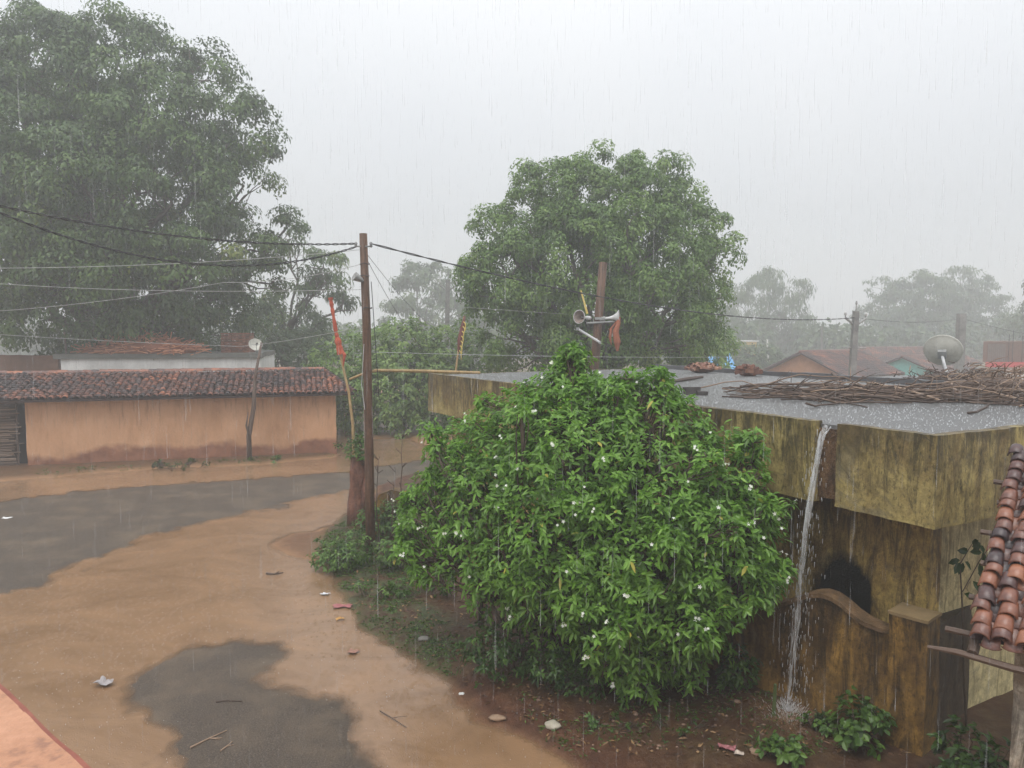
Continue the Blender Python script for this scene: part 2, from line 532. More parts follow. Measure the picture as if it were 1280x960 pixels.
M['rain'] = mat_drop('rain_drop', .155)
M['splash'] = mat_drop('splash_drop', .45)


def flat(name, c, rough=.6):
    return mat_noise(name, [(.3, tuple(q * .82 for q in c)), (.7, tuple(min(1, q * 1.12) for q in c))], 4, 5, rough, None, 40, .2)


# ------------------------------------------------------------------ leaves and trees
def leaves(mb, base, d, up, L, W, droop, tint, fine=False):
    N = len(base)
    d = unit(d)
    side = unit(np.cross(d, up))
    nrm = np.cross(side, d)
    L = np.broadcast_to(L, N)[:, None]; W = np.broadcast_to(W, N)[:, None]
    dz = np.array([0, 0, -1.0])

    def pt(tt, s, lift):
        return base + d * L * tt + side * W * s + nrm * W * lift + dz * (L * droop * tt * tt)
    if fine:
        v = np.stack([pt(0, 0, 0), pt(.3, -.42, .12), pt(.3, 0, -.05), pt(.3, .42, .12),
                      pt(.68, -.45, .12), pt(.68, 0, -.05), pt(.68, .45, .12), pt(1, 0, 0)], 1)
        q = np.array([(1, 2, 5, 4), (2, 3, 6, 5)]); tr = np.array([(0, 2, 1), (0, 3, 2), (4, 5, 7), (5, 6, 7)])
        k = 8
        off = (np.arange(N) * k)[:, None, None]
        n0 = mb.n
        mb.add(v.reshape(-1, 3), (q[None] + off).reshape(-1, 4), np.repeat(tint, k))
        mb.f.append((tr[None] + off).reshape(-1, 3) + n0)
    else:
        v = np.stack([pt(0, 0, 0), pt(.5, -.5, .1), pt(.5, .5, .1), pt(1, 0, 0)], 1)
        tr = np.array([(0, 2, 1), (1, 2, 3)])
        off = (np.arange(N) * 4)[:, None, None]
        mb.add(v.reshape(-1, 3), (tr[None] + off).reshape(-1, 3), np.repeat(tint, 4))


def rand_dirs(n):
    return unit(rng.normal(size=(n, 3)))


def px_lobes(lst):
    """(photo px, py, distance, radius in m) -> [(centre, radius)]"""
    return [(P(a, b, Y), r) for a, b, Y, r in lst]


def farther(k, lst):
    """the same outline, k times as far and as large"""
    return [(a, b, Y * k, r * k) for a, b, Y, r in lst]


def clump_centres(lobes, density, inner=.15, keep_low=.55):
    cs, outs = [], []
    C = np.array([c for c, r in lobes]); Rr = np.array([r for c, r in lobes])
    for i, (c, r) in enumerate(lobes):
        n = max(5, int(density * 4 * math.pi * r * r))
        d = rand_dirs(n)
        keep = (d[:, 2] > -.25) | (rng.random(n) < keep_low)
        d = d[keep]
        k = 1 + .16 * noise3(d * 2.2 + i * 3.7)
        q = c + d * (r * k * rng.uniform(.72, 1.04, len(d)))[:, None]
        dist = np.linalg.norm(q[:, None] - C[None], axis=2) / Rr[None]
        dist[:, i] = 9
        ok = (dist.min(1) > .7) | (rng.random(len(q)) < inner)
        cs.append(q[ok]); outs.append(d[ok])
    return np.concatenate(cs), np.concatenate(outs)


def limb(a, b, r0, r1, wob=.12, n=6, sag=0.0):
    a, b = np.asarray(a, float), np.asarray(b, float)
    L = np.linalg.norm(b - a)
    s = np.linspace(0, 1, n)
    p = a + (b - a) * s[:, None]
    w = np.sin(s * math.pi)[:, None] * (rng.normal(size=(n, 3)) * .4 + rng.normal(size=3)) * wob * L * .5
    p = p + w
    p[:, 2] += np.sin(s * math.pi) * sag * L
    return p, r0 + (r1 - r0) * s


def tree(name, label, cat, base, lobes, mat, bark, leaf=(.26, .085), per=90, density=.55, rc=.85, droop=.5, down=.5,
         r_trunk=.4, group=None, light=.0, limbs=True, inner=.15, fork=.35, keep_low=.55, flat_=.75):
    base = np.asarray(base, float)
    root = thing(name, label, cat, base, group)
    cs, outs = clump_centres(lobes, density, inner, keep_low)
    n = len(cs)
    N = n * per
    k = np.repeat(np.arange(n), per)
    # every clump is an umbrella of leaves: mostly its upper shell, hanging outward and down
    dirs = unit(rand_dirs(N) + np.array([0, 0, .55]) + outs[k] * .45)
    rad = 1 - .75 * rng.random(N) ** 2.0
    csz = rc * rng.uniform(.55, 1.3, n)
    off = dirs * (rad * csz[k])[:, None]
    off[:, 2] *= flat_
    pos = cs[k] + off
    tang = np.array([0, 0, -down]) + dirs * .25 + rng.normal(size=(N, 3)) * .55
    d = unit(tang - dirs * (np.sum(tang * dirs, 1) * .7)[:, None])
    up = unit(dirs + np.array([0, 0, .5]) + rng.normal(size=(N, 3)) * .35)
    tone = rng.normal(.42 + light, .13, n)
    tint = np.clip(tone[k] + rng.normal(0, .10, N), 0.02, 1)
    mb = MB()
    leaves(mb, pos, d, up, leaf[0] * rng.uniform(.7, 1.2, N), leaf[1] * rng.uniform(.8, 1.2, N), droop, tint)
    mb.build('crown', mat, root)
    tb = MB()
    C = np.array([c for c, r in lobes])
    top = C.mean(0)
    f = base + (top - base) * fork
    f[:2] = base[:2] + (top[:2] - base[:2]) * .25
    p, rr = limb(base - [0, 0, .15], f, r_trunk * 1.15, r_trunk * .8, .05)
    rr[0] *= 1.25
    tb.tube(p, rr, 10)
    if limbs:
        for c, r in lobes:
            p, rr = limb(f - (f - base) * random.uniform(0, .15), c, r_trunk * random.uniform(.3, .5), .045, .12, 8, .06)
            tb.tube(p, rr, 6)
            for q in range(5):
                e = c + rand_dirs(1)[0] * r * .9
                p2, r2 = limb(p[random.randint(4, 7)], e, .05, .015, .15, 5)
                tb.tube(p2, r2, 5)
    tb.build('trunk', bark, root, smooth=True)
    return root


def shrub(name, label, cat, base, lobes, mat, per=8, dens=30, L=.13, W=.045, stem_r=.03, group=None, light=0., fine=True, depth=.5, lowkeep=.75, gaps=None):
    """whorled sprigs of leaves spread through the lobes, with stems"""
    base = np.asarray(base, float)
    root = thing(name, label, cat, base, group)
    cs, outs = [], []
    C = np.array([c for c, r in lobes]); Rr = np.array([r for c, r in lobes])
    for i, (c, r) in enumerate(lobes):
        n = max(4, int(dens * 4 * math.pi * r * r))
        d = rand_dirs(n)
        keep = (d[:, 2] > -.5) | (rng.random(n) < lowkeep)
        d = d[keep]
        kk = 1 + .22 * noise3(d * 2.6 + i * 2.9) + .12 * noise3(d * 6.1 + i)
        rad = 1 - depth * rng.random(len(d)) ** 2.2
        q = c + d * (r * kk * rad)[:, None]
        dist = np.linalg.norm(q[:, None] - C[None], axis=2) / Rr[None]
        dist[:, i] = 9
        ok = (dist.min(1) > .68) | (rng.random(len(q)) < .18)
        cs.append(q[ok]); outs.append(d[ok])
    cs = np.concatenate(cs); outs = np.concatenate(outs)
    ok = cs[:, 2] > base[2] + .04
    if gaps is not None:
        gn = noise3(cs * 1.9) + .5 * noise3(cs * 4.3 + 7)
        ok &= (gn > gaps) | (rng.random(len(cs)) < .3)
    cs, outs = cs[ok], outs[ok]
    n = len(cs); N = n * per
    k = np.repeat(np.arange(n), per)
    ax = unit(outs * .8 + np.array([0, 0, .75]) + rng.normal(size=(n, 3)) * .3)
    ref = unit(np.cross(ax, rand_dirs(n)))
    ref2 = np.cross(ax, ref)
    ang = np.tile(np.arange(per) * 2.4, n) + np.repeat(rng.random(n) * 6.28, per) + rng.normal(0, .25, N)
    lift = rng.uniform(-.15, .75, N)
    d = np.cos(ang)[:, None] * ref[k] + np.sin(ang)[:, None] * ref2[k] + ax[k] * lift[:, None]
    pos = cs[k] + ax[k] * (rng.uniform(-.5, .4, N) * L)[:, None] + rng.normal(size=(N, 3)) * L * .12
    tone = rng.normal(.45 + light, .12, n)
    tint = np.clip(tone[k] + rng.normal(0, .11, N), 0.02, .92)
    tint[rng.random(N) < .006] = 1.0
    up = unit(ax[k] + rng.normal(size=(N, 3)) * .25)
    mb = MB()
    leaves(mb, pos, d, up, L * rng.uniform(.65, 1.2, N), W * rng.uniform(.8, 1.2, N), rng.uniform(.1, .5, N)[:, None], tint, fine)
    mb.build('foliage', mat, root)
    tb = MB()
    for c, r in lobes:
        p, rr = limb(base + np.array([random.uniform(-.15, .15), random.uniform(-.15, .15), -.1]), c, stem_r * random.uniform(.7, 1.2), stem_r * .4, .15, 7)
        tb.tube(p, rr, 6)
        for q in range(7):
            e = c + rand_dirs(1)[0] * r * .92
            p2, r2 = limb(p[random.randint(3, 6)], e, stem_r * .4, .005, .15, 5)
            tb.tube(p2, r2, 4)
    tb.build('stem', M['bark'], root, smooth=True)
    return root, cs, outs


#PART2
# ================================================================== GROUND
def gpoly(l):
    return np.array([G(a, b)[:2] for a, b in l])


BANK = gpoly([(404, 668), (400, 705), (425, 765), (475, 805), (540, 848), (600, 893), (650, 925), (720, 968), (800, 1060),
              (1500, 1060), (1700, 700), (1250, 560), (700, 560), (560, 590), (505, 592), (470, 610), (440, 628)])
BAR = gpoly([(330, 676), (362, 665), (420, 660), (430, 690), (410, 712), (378, 700), (345, 688)])
FOOT = gpoly([(-160, 612), (0, 602), (60, 598), (130, 591), (240, 584), (330, 582), (425, 571), (440, 562), (430, 520), (-160, 520)])
FAR = gpoly([(440, 549), (500, 548), (560, 562), (700, 556), (1600, 560), (1600, 500), (-300, 500), (-300, 520), (430, 520)])
ROAD_A = gpoly([(142, 858), (185, 830), (233, 810), (300, 799), (352, 802), (360, 815), (330, 833), (321, 848), (375, 861), (429, 872),
                (445, 890), (452, 925), (470, 965), (540, 1100), (250, 1100), (222, 962), (206, 945), (212, 915), (179, 898), (150, 880)])
ROAD_B = gpoly([(-200, 652), (0, 627), (110, 612), (230, 604), (340, 597), (433, 589), (520, 576), (640, 566), (640, 592), (520, 602),
                (437, 613), (375, 628), (300, 644), (233, 657), (158, 680), (115, 700), (92, 712), (60, 728), (0, 745), (-200, 790)])
MOSS = gpoly([(395, 690), (412, 760), (475, 808), (560, 850), (600, 830), (520, 740), (470, 660), (430, 640)])


def bank_sd(x, y):
    w = fbm2(x, y, 1.1, 2.2) * .35 + fbm2(x, y, 5, 4.2) * .07
    b = poly_sd(BANK, x, y) + w
    o = np.maximum(np.maximum(b, poly_sd(FOOT, x, y) + w * .8), poly_sd(FAR, x, y) + w)
    return b, o, poly_sd(BAR, x, y) + w


def H(x, y):
    x = np.asarray(x, float); y = np.asarray(y, float)
    b, o, bar = bank_sd(x, y)
    m = np.maximum(b, o)
    h = -.06 + sstep(-.25, .55, m) * .15 + sstep(-.3, .4, bar) * .10
    h = h + fbm2(x, y, 3.0, 1.1) * .018 * sstep(-.2, .4, np.maximum(m, bar)) + fbm2(x, y, 9, 6.1) * .014 * sstep(-.1, .4, np.maximum(m, bar))
    return h + .03 * sstep(.3, 2.5, b)


def Hs(x, y):
    return float(H(np.array([x]), np.array([y]))[0])


def GP(px, py):
    """ground point with its real height"""
    q = G(px, py)
    for _ in range(4):
        q = G(px, py, Hs(q[0], q[1]))
    return q


NY, NX = 330, 460
ys = np.geomspace(3.2, 60, NY)
ss = np.linspace(-1.35, 1.35, NX)
gy, gs = np.meshgrid(ys, ss, indexing='ij')
gx = gs * gy
h = H(gx, gy)
b_, o_, bar_ = bank_sd(gx, gy)
jj, ii = np.meshgrid(np.arange(NY - 1), np.arange(NX - 1), indexing='ij')
kk = (jj * NX + ii).ravel()
quads = np.stack([kk, kk + 1, kk + NX + 1, kk + NX], -1)
g = MB()
g.add(np.stack([gx, gy, h], -1).reshape(-1, 3), quads)
big = [(-260, -25, -.2), (260, -25, -.2), (260, 330, -.2), (-260, 330, -.2)]
g.add(big, [(0, 1, 2, 3)])
bank_a = np.maximum(sstep(-.15, .25, b_), .75 * sstep(.05, .45, np.maximum(o_, -9)) * (gy < 27))
bank_a = np.maximum(bank_a, .62 * sstep(-.05, .3, bar_))
far_m = sstep(27, 34, gy)
moss_a = sstep(-.35, .35, poly_sd(MOSS, gx, gy)) * .95 + .25 * sstep(0, .5, poly_sd(FOOT, gx, gy)) + .28 * sstep(.2, 1.2, b_) + far_m * sstep(-.5, .5, o_) * .9
soil = g.build('ground', M['soil'], smooth=True, attrs={'bank': np.append(bank_a.ravel(), [0] * 4), 'moss': np.append(np.clip(moss_a, 0, 1).ravel(), [1] * 4)})
soil['kind'] = 'structure'

# asphalt, its crown just breaking the flood in two patches
wob = fbm2(gx, gy, 1.6, 8.8) * .2 + fbm2(gx, gy, 6, 3.3) * .10 + fbm2(gx, gy, 17, 5.3) * .035
sdA = poly_sd(ROAD_A, gx, gy) + wob * .9
sdB = poly_sd(ROAD_B, gx, gy) + wob * 2.2
rd = np.maximum(sdA, sdB * .8)
rz = -.048 + sstep(-.30, .30, rd) * .062 + fbm2(gx, gy, 5, 5.5) * .005 + fbm2(gx, gy, 14, 1.5) * .003
rz = np.where(rd < -.55, -.30, rz)
sel = (rd > -.9).ravel()
fsel = sel[quads].all(1)
r_ = MB()
r_.add(np.stack([gx, gy, rz], -1).reshape(-1, 3), quads[fsel])
road = r_.build('road', M['asphalt'], smooth=True)
road['kind'] = 'structure'

# flood water
lake = (gy < 33)
sub = np.maximum(h, np.where(rd > -.55, rz, -9))
depth = .02 * fbm2(gx, gy, 1.6, 12.5) + .006 * fbm2(gx, gy, 9, 2.5) - sub
alpha = np.clip(depth / .028, 0, 1) ** .8 * .96
fl = (lake & (h < .06)).ravel()
fw = fl[quads].all(1)
w_ = MB()
w_.add(np.stack([gx, gy, .001 * fbm2(gx, gy, 6, 3.1)], -1).reshape(-1, 3), quads[fw])
water = w_.build('muddy_water', M['water'], smooth=True, attrs={'alpha': alpha.ravel()})
water['kind'] = 'structure'

# ================================================================== TILES
def tiles(mb, o, u, v, n, L, S, pitch=.17, row=.21, r=.08, seg=5, lip=.012, pans=False, skew=0.0, miss=0.0, keep=None, jit=1.0):
    o, u, v, n = (np.asarray(q, float) for q in (o, u, v, n))
    nc, nr = int(L / pitch), int(S / row)
    a = np.linspace(0, math.pi, seg + 1)
    for i in range(nr):
        for j in range(nc):
            cx, cy = (j + .5) * pitch, i * row
            if keep and not keep(cx, cy): continue
            if random.random() < miss: continue
            p = o + u * (cx + random.gauss(0, .008) * jit) + v * (cy + random.gauss(0, .012) * jit)
            tl = row * 1.28
            yaw = random.gauss(0, .035) * jit
            vv = v + u * yaw; uu = u - v * yaw
            lift = .018 + abs(random.gauss(0, .006)) * jit
            t0 = np.clip(.36 + .30 * noise3(np.array([cx * .55, cy * .8, 3.0])) + random.gauss(0, .17), 0, 1)
            r0, r1 = r * random.uniform(.96, 1.06), r * .84
            rings = []
            for rad, d, lf in ((r0 - lip, 0, lift), (r0, 0, lift), (r1, tl, .002)):
                rings.append(p + vv * d + n * lf + rad * (np.cos(a)[:, None] * uu + np.sin(a)[:, None] * n * .9))
            V = np.concatenate(rings)
            m = seg + 1
            F = [(q * m + k, q * m + k + 1, (q + 1) * m + k + 1, (q + 1) * m + k) for q in (0, 1) for k in range(seg)]
            mb.add(V, F, t0)
            if pans:
                pc = p + u * pitch * .5 + v * random.gauss(-.015, .012)
                t1 = np.clip(t0 * .8 + random.gauss(0, .1), 0, 1)
                rings = []
                for rad, d, lf in ((r * .9 + lip, -.03, .022), (r * .9, -.03, .022), (r * .78, tl, .006)):
                    rings.append(pc + v * d + n * lf + rad * (np.cos(a)[:, None] * u - np.sin(a)[:, None] * n * .55))
                mb.add(np.concatenate(rings), F, t1)


# ================================================================== MUD HOUSE (left)
A0 = G(35, 585)[:2]; A1 = G(421, 568)[:2]
hu = unit(A1 - A0); hn = np.array([-hu[1], hu[0]])            # along the wall, away from camera
U3 = np.array([*hu, 0]); N3 = np.array([*hn, 0]); Z3 = np.array([0, 0, 1.0])
A03, A13 = np.array([*A0, 0]), np.array([*A1, 0])
wallL = np.linalg.norm(A1 - A0)
house = thing('mud_house', 'long low mud house with salmon plaster wall and dark clay tile roof', 'house', (*((A0 + A1) / 2), 0))
mb = MB()
mb.gridbox(A03 - Z3 * .15, U3 * wallL, N3 * 4.6, Z3 * 2.33, .11, .035, 1.0)
mb.build('wall', M['mud'], house, smooth=True)
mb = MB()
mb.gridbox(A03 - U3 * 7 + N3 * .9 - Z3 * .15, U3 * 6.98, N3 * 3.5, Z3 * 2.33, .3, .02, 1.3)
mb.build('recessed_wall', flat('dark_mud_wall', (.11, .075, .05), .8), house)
eL = wallL + 7.6
eo = A03 - U3 * 7 - N3 * .55 + Z3 * 2.22
run, rise = 2.75, .67
v_up = unit(N3 * run + Z3 * rise); nrm = unit(np.cross(U3, v_up))
S = math.hypot(run, rise)
hip = .95
mb = MB()
mb.add([eo - nrm * .03, eo + U3 * eL - nrm * .03, eo + U3 * (eL - hip) + v_up * S - nrm * .03, eo + v_up * S - nrm * .03], [(0, 1, 2, 3)], .1)
back = eo + N3 * 2 * run
mb.add([back, back + U3 * eL, eo + U3 * (eL - hip) + v_up * S - nrm * .03, eo + v_up * S - nrm * .03], [(1, 0, 3, 2)], .25)
mb.add([eo + U3 * eL - nrm * .03, back + U3 * eL, eo + U3 * (eL - hip) + v_up * S - nrm * .03], [(0, 1, 2)], .3)
mb.add([eo - nrm * .10, eo + U3 * eL - nrm * .10, back + U3 * eL - Z3 * .07, back - Z3 * .07], [(3, 2, 1, 0)], .1)
mb.add([eo - nrm * .10, eo + U3 * eL - nrm * .10, eo + U3 * eL - nrm * .03, eo - nrm * .03], [(0, 1, 2, 3)], .1)
tiles(mb, eo - v_up * .06, U3, v_up, nrm, eL, S, keep=lambda cx, cy: cx < eL - hip * cy / S - .02, pitch=.185, row=.215, r=.088, jit=1.7, miss=.006)
mb.build('roof', M['tile'], house, smooth=True)
mb = MB()
for k in range(int((eL - hip) / .26)):
    c = eo + v_up * S + U3 * (k * .26 + .1) + Z3 * (.005 + random.gauss(0, .008)) + U3 * 0
    a = np.linspace(0, math.pi, 7)
    w = unit(np.cross(U3, Z3))
    ring = [c + U3 * d + (.105 - .014 * (d > .1)) * (np.cos(a)[:, None] * w + np.sin(a)[:, None] * Z3) for d in (-.02, .29)]
    mb.add(np.concatenate(ring), [(q, q + 1, q + 8, q + 7) for q in range(6)], np.clip(random.gauss(.62, .16), 0, 1))
# hip tiles down the right end
pa, pb = eo + U3 * (eL - hip) + v_up * S, eo + U3 * eL
for k in range(13):
    c = pb + (pa - pb) * (k / 13)
    dd = unit(pa - pb); w = unit(np.cross(dd, Z3)); uu = np.cross(w, dd)
    a = np.linspace(0, math.pi, 7)
    ring = [c + dd * d + uu * (.03 - .03 * (d > .1)) + (.10 - .014 * (d > .1)) * (np.cos(a)[:, None] * w + np.sin(a)[:, None] * uu) for d in (-.02, .29)]
    mb.add(np.concatenate(ring), [(q, q + 1, q + 8, q + 7) for q in range(6)], np.clip(random.gauss(.45, .16), 0, 1))
mb.build('ridge', M['tile'], house, smooth=True)
mb = MB()
for k in range(46):
    c = A03 - U3 * (3.4 - .0) + N3 * .12 + Z3 * (.05 + k * .046)
    p0 = c + N3 * random.gauss(0, .01); p1 = c + U3 * (3.02 + random.gauss(0, .08)) + N3 * random.gauss(0, .01) + Z3 * random.gauss(0, .012)
    mb.tube([p0, (p0 + p1) / 2 + Z3 * random.gauss(0, .012), p1], .019, 5, np.clip(random.gauss(.62, .2), 0, 1))
for q in (.3, 1.5, 2.6):
    c = A03 - U3 * q + N3 * .15
    mb.tube([c, c + Z3 * 2.15], .03, 6, .3)
mb.build('bamboo_screen', M['wood'], house)
mb = MB()
mb.box(A03 - U3 * .19 + N3 * .45 + Z3 * 1.0, (.38, .02, 2.0), (U3, N3, Z3))  # black panel standing in for the shade inside the gap beside the screen
mb.build('gap_shade_panel', M['black'], house)

# leaning wooden post in front of the house
q0 = GP(312, 574); q1 = P(327, 428, q0[1] + .25)
post = thing('wooden_post', 'crooked weathered wooden post leaning in front of the salmon mud wall', 'post', q0)
mb = MB()
pts = [q0 - Z3 * .1, P(311, 545, q0[1]), P(317, 510, q0[1] + .06), P(319, 470, q0[1] + .15), q1]
mb.tube(pts, [.085, .085, .075, .05, .04], 8, .35)
mb.build('shaft', M['wood'], post, smooth=True)
mb = MB()
mb.tube([P(313, 552, q0[1] - .05), P(308, 532, q0[1] - .08), P(310, 515, q0[1] - .05)], [.03, .035, .01], 6, .2)
mb.build('splinter', M['wood'], post, smooth=True)


def dish(name, label, at, aim, r, mast_foot, group=None, rear=False, depth=.16):
    at, aim = np.asarray(at, float), unit(aim)
    t_ = thing(name, label, 'satellite dish', mast_foot, group)
    mb_ = MB()
    prof = [(depth * (k / 9) ** 2 * r / .45, max(.003, r * k / 9)) for k in range(10)]
    prof += [(prof[-1][0] + .012, r + .012), (prof[-1][0] - .012, r + .012)]
    prof += [(depth * (k / 9) ** 2 * r / .45 - .012, max(.003, r * k / 9)) for k in range(9, -1, -1)]
    mb_.lathe(at, aim, prof, 32)
    mb_.build('reflector', M['dish'], t_, smooth=True)
    mb_ = MB()
    mb_.tube([mast_foot, np.asarray(mast_foot) * .3 + at * .7 - aim * .08, at - aim * .07], .03, 8)
    mb_.build('mast', M['lamp_white'] if rear else M['metal'], t_)
    mb_ = MB()
    s_ = unit(np.cross(aim, Z3)); u_ = np.cross(s_, aim)
    mb_.box(at - aim * .06, (.16, .10, .18), (s_, aim, u_))
    mb_.build('bracket', M['metal'], t_)
    mb_ = MB()
    focus = at + aim * r * 1.05 - u_ * r * .35
    mb_.tube([at - u_ * r, at - u_ * r * .95 + aim * r * .3, focus], .012, 6)
    mb_.tube([at + s_ * r * .8 + aim * .1, focus], .006, 5)
    mb_.tube([at - s_ * r * .8 + aim * .1, focus], .006, 5)
    mb_.build('feed_arm', M['metal'], t_)
    mb_ = MB()
    mb_.lathe(focus, -aim, [(-.10, .03), (-.04, .03), (-.02, .042), (.03, .042), (.032, .002)], 12)
    mb_.build('receiver', M['wire'], t_, smooth=True)
    return t_


# ================================================================== WHITE HOUSE behind
Yw = 31.5
wh = thing('white_house', 'low whitewashed house with grey roof slab showing behind the tiled roof', 'house', P(200, 500, Yw) * [1, 1, 0])
L0, L1 = P(76, 460, Yw), P(326, 460, Yw + 1.5)
wu = unit((L1 - L0) * [1, 1, 0]); wn = np.array([-wu[1], wu[0], 0]); wl = np.linalg.norm((L1 - L0)[:2])
zb = P(200, 448.5, Yw)[2]
mb = MB()
mb.gridbox(np.array([L0[0], L0[1], -.1]), wu * wl, wn * 5, Z3 * (zb + .1), .4, .015)
mb.build('wall', M['white_wall'], wh)
mb = MB()
mb.gridbox(np.array([L0[0], L0[1], zb]) - wu * .25 - wn * .12, wu * (wl + .3), wn * 5.0 - Z3 * 0, Z3 * .2 + wn * 0, .35, .03)
mb.build('roof_slab', flat('mossy_slab', (.13, .13, .115), .6), wh)
ztop = zb + .2


def rubble(name, label, cat, cpx, Yc, z, sx, sy, hgt, n, kind='tile', group=None, mat=None):
    """heap of broken clay tiles: many pieces of one heap"""
    c = P(cpx, 450, Yc); c[2] = z
    t_ = thing(name, label, cat, c, group)
    m_ = MB()
    m_.blob(c + Z3 * (hgt * .15), (sx * .85, sy * .8, hgt * .62), .15, 2, 12, .15)
    for k in range(n):
        q = rand_dirs(1)[0]; rr = random.random() ** .5
        p = c + np.array([q[0] * sx * rr, q[1] * sy * rr, 0])
        dd = math.hypot(q[0] * rr, q[1] * rr)
        p[2] += hgt * max(0, 1 - dd ** 1.4) * random.uniform(.75, 1.0) + .02
        yaw, pit = random.uniform(-.9, .9), random.gauss(0, .3)
        ux = np.array([math.cos(yaw) * math.cos(pit), math.sin(yaw) * math.cos(pit), math.sin(pit)])
        uy = unit(np.cross(Z3, ux)); uz = np.cross(ux, uy)
        if kind == 'tile':
            a = np.linspace(0, math.pi, 5)
            ring = [p + ux * d + .07 * (np.cos(a)[:, None] * uy + np.sin(a)[:, None] * uz) for d in (-.13, .13)]
            m_.add(np.concatenate(ring), [(e, e + 1, e + 6, e + 5) for e in range(4)], np.clip(random.gauss(.6, .22), 0, 1))
        elif kind == 'stick':
            L_ = random.uniform(.5, 1.3)
            m_.tube([p - ux * L_ / 2, p + uy * .04, p + ux * L_ / 2], .022, 5, np.clip(random.gauss(.75, .2), 0, 1))
        else:
            m_.box(p, (.24, .12, .08), (ux, uy, uz), np.clip(random.gauss(.4, .18), 0, 1))
    m_.build('heap', mat or M['brick'], t_)
    return t_


rubble('tile_heap', 'wide heap of orange broken clay tiles lying on the white house roof', 'tile heap', 180, Yw + 1.3, ztop, 2.9, .9, .75, 520, 'stick', None, mat_tint('orange_clay', [(.0, (.16, .06, .035)), (.5, (.42, .16, .085)), (1, (.62, .30, .18))], .7, .3))
# squared stack of dark roof tiles
c = P(297, 446, Yw + 2.2); c[2] = ztop
stk = thing('tile_stack', 'square stack of dark red roof tiles on the right end of the white house roof', 'tile stack', c)
mb = MB()
for i in range(13):
    for j in range(9):
        for k_ in range(2):
            mb.box(c + wu * ((j - 4) * .15 + random.gauss(0, .008)) + wn * (k_ * .3 + random.gauss(0, .012)) + Z3 * (.035 + i * .068),
                   (.138, .27, .052), (wu, wn, Z3), np.clip(random.gauss(.3, .15), 0, 1))
mb.build('tile', M['brick'], stk)
f_ = P(321, 451, Yw + .2); f_[2] = ztop
dish('satellite_dish', 'grey satellite dish seen above the mud house roof beside the leaning post', P(319, 432, Yw + .1), (.45, -.75, .5), .27, f_)

# old brown wall to the left of the white house
p0, p1 = P(-120, 462, 33), P(73, 462, 32.5)
bw = MB()
bw.gridbox([p0[0], p0[1], -.1], [p1[0] - p0[0], p1[1] - p0[1], 0], [.1, .3, 0], Z3 * (P(30, 444, 33)[2] + .1), .35, .03)
o = bw.build('brick_wall', flat('brown_brick', (.16, .085, .055), .8))
tag(recentre(o, [p1[0], p1[1], 0]), 'old brown brick wall behind the left end of the tiled roof', 'wall')
sp_ = MB()
b0 = P(84, 452, 33.5) * [1, 1, 0]
sp_.tube([b0, P(82, 430, 33.5), P(79, 404, 33.5)], [.05, .04, .03], 6, .7)
tag(recentre(sp_.build('wooden_stake', M['wood']), b0), 'thin bare stake standing under the big mango tree behind the brick wall', 'stake')

# ================================================================== POLES AND WIRES
mp0 = GP(463, 692)
mp = thing('utility_pole', 'tall dark wooden utility pole rising from weeds beside the road junction', 'utility pole', mp0)
Yp = mp0[1]
mb = MB()
pp = [mp0 - Z3 * .2, P(462, 600, Yp), P(460, 500, Yp), P(458, 400, Yp + .02), P(454, 292, Yp + .03)]
mb.tube(pp, [.092, .088, .082, .080, .073], 12)
mb.build('shaft', M['pole_wood'], mp, smooth=True)
mb = MB()
top = P(455, 308, Yp - .02)
mb.tube([top + [-.16, 0, 0], top + [.14, 0, 0]], .015, 6)
for dx in (-.15, .13):
    mb.lathe(top + [dx, 0, .0], (0, 0, 1), [(-.02, .012), (0, .03), (.03, .022), (.045, .032), (.08, .02), (.082, .001)], 12)
mb.build('insulator_bracket', M['metal'], mp, smooth=True)
mb = MB()
lc = P(448, 348, Yp - .12)
mb.lathe(lc, (-.75, -.5, .45), [(-.10, .025), (-.05, .05), (.05, .075), (.09, .085), (.085, .07), (.02, .01)], 16)
mb.tube([lc, P(456, 352, Yp)], .012, 6)
mb.build('lamp_head', M['metal'], mp, smooth=True)
for k in range(3):
    mb = MB()
    x = (455.5, 459, 456)[k]; y0 = (345, 385, 330)[k]
    c = P(x, y0, Yp)
    mb.tube([c + [.088 * math.cos(a), .088 * math.sin(a), .012 * math.sin(a * 3)] for a in np.linspace(0, 6.1, 14)], .008, 5)
    mb.build('wire_band', M['wire'], mp)


def wire(label, pts, sag, rad=.006, mat='wire', twist=False, n=28, group=None, name='overhead_wire'):
    pts = [np.asarray(p, float) for p in pts]
    allp = []
    for a, b in zip(pts[:-1], pts[1:]):
        s = np.linspace(0, 1, n)
        q = a + (b - a) * s[:, None]
        q[:, 2] -= 4 * sag * s * (1 - s)
        allp.append(q if not allp else q[1:])
    q = np.concatenate(allp)
    m_ = MB()
    if twist:
        q2 = np.stack([np.interp(np.linspace(0, 1, 240), np.linspace(0, 1, len(q)), q[:, k]) for k in range(3)], -1)
        ph = np.linspace(0, 120, 240)
        for o_ in (0, math.pi):
            m_.tube(q2 + np.stack([np.zeros(240), .012 * np.cos(ph + o_), .012 * np.sin(ph + o_)], -1), rad, 5)
    else:
        m_.tube(q, rad, 5)
    o_ = m_.build(name, M[mat])
    return tag(recentre(o_, pts[0]), label, 'wire', group)


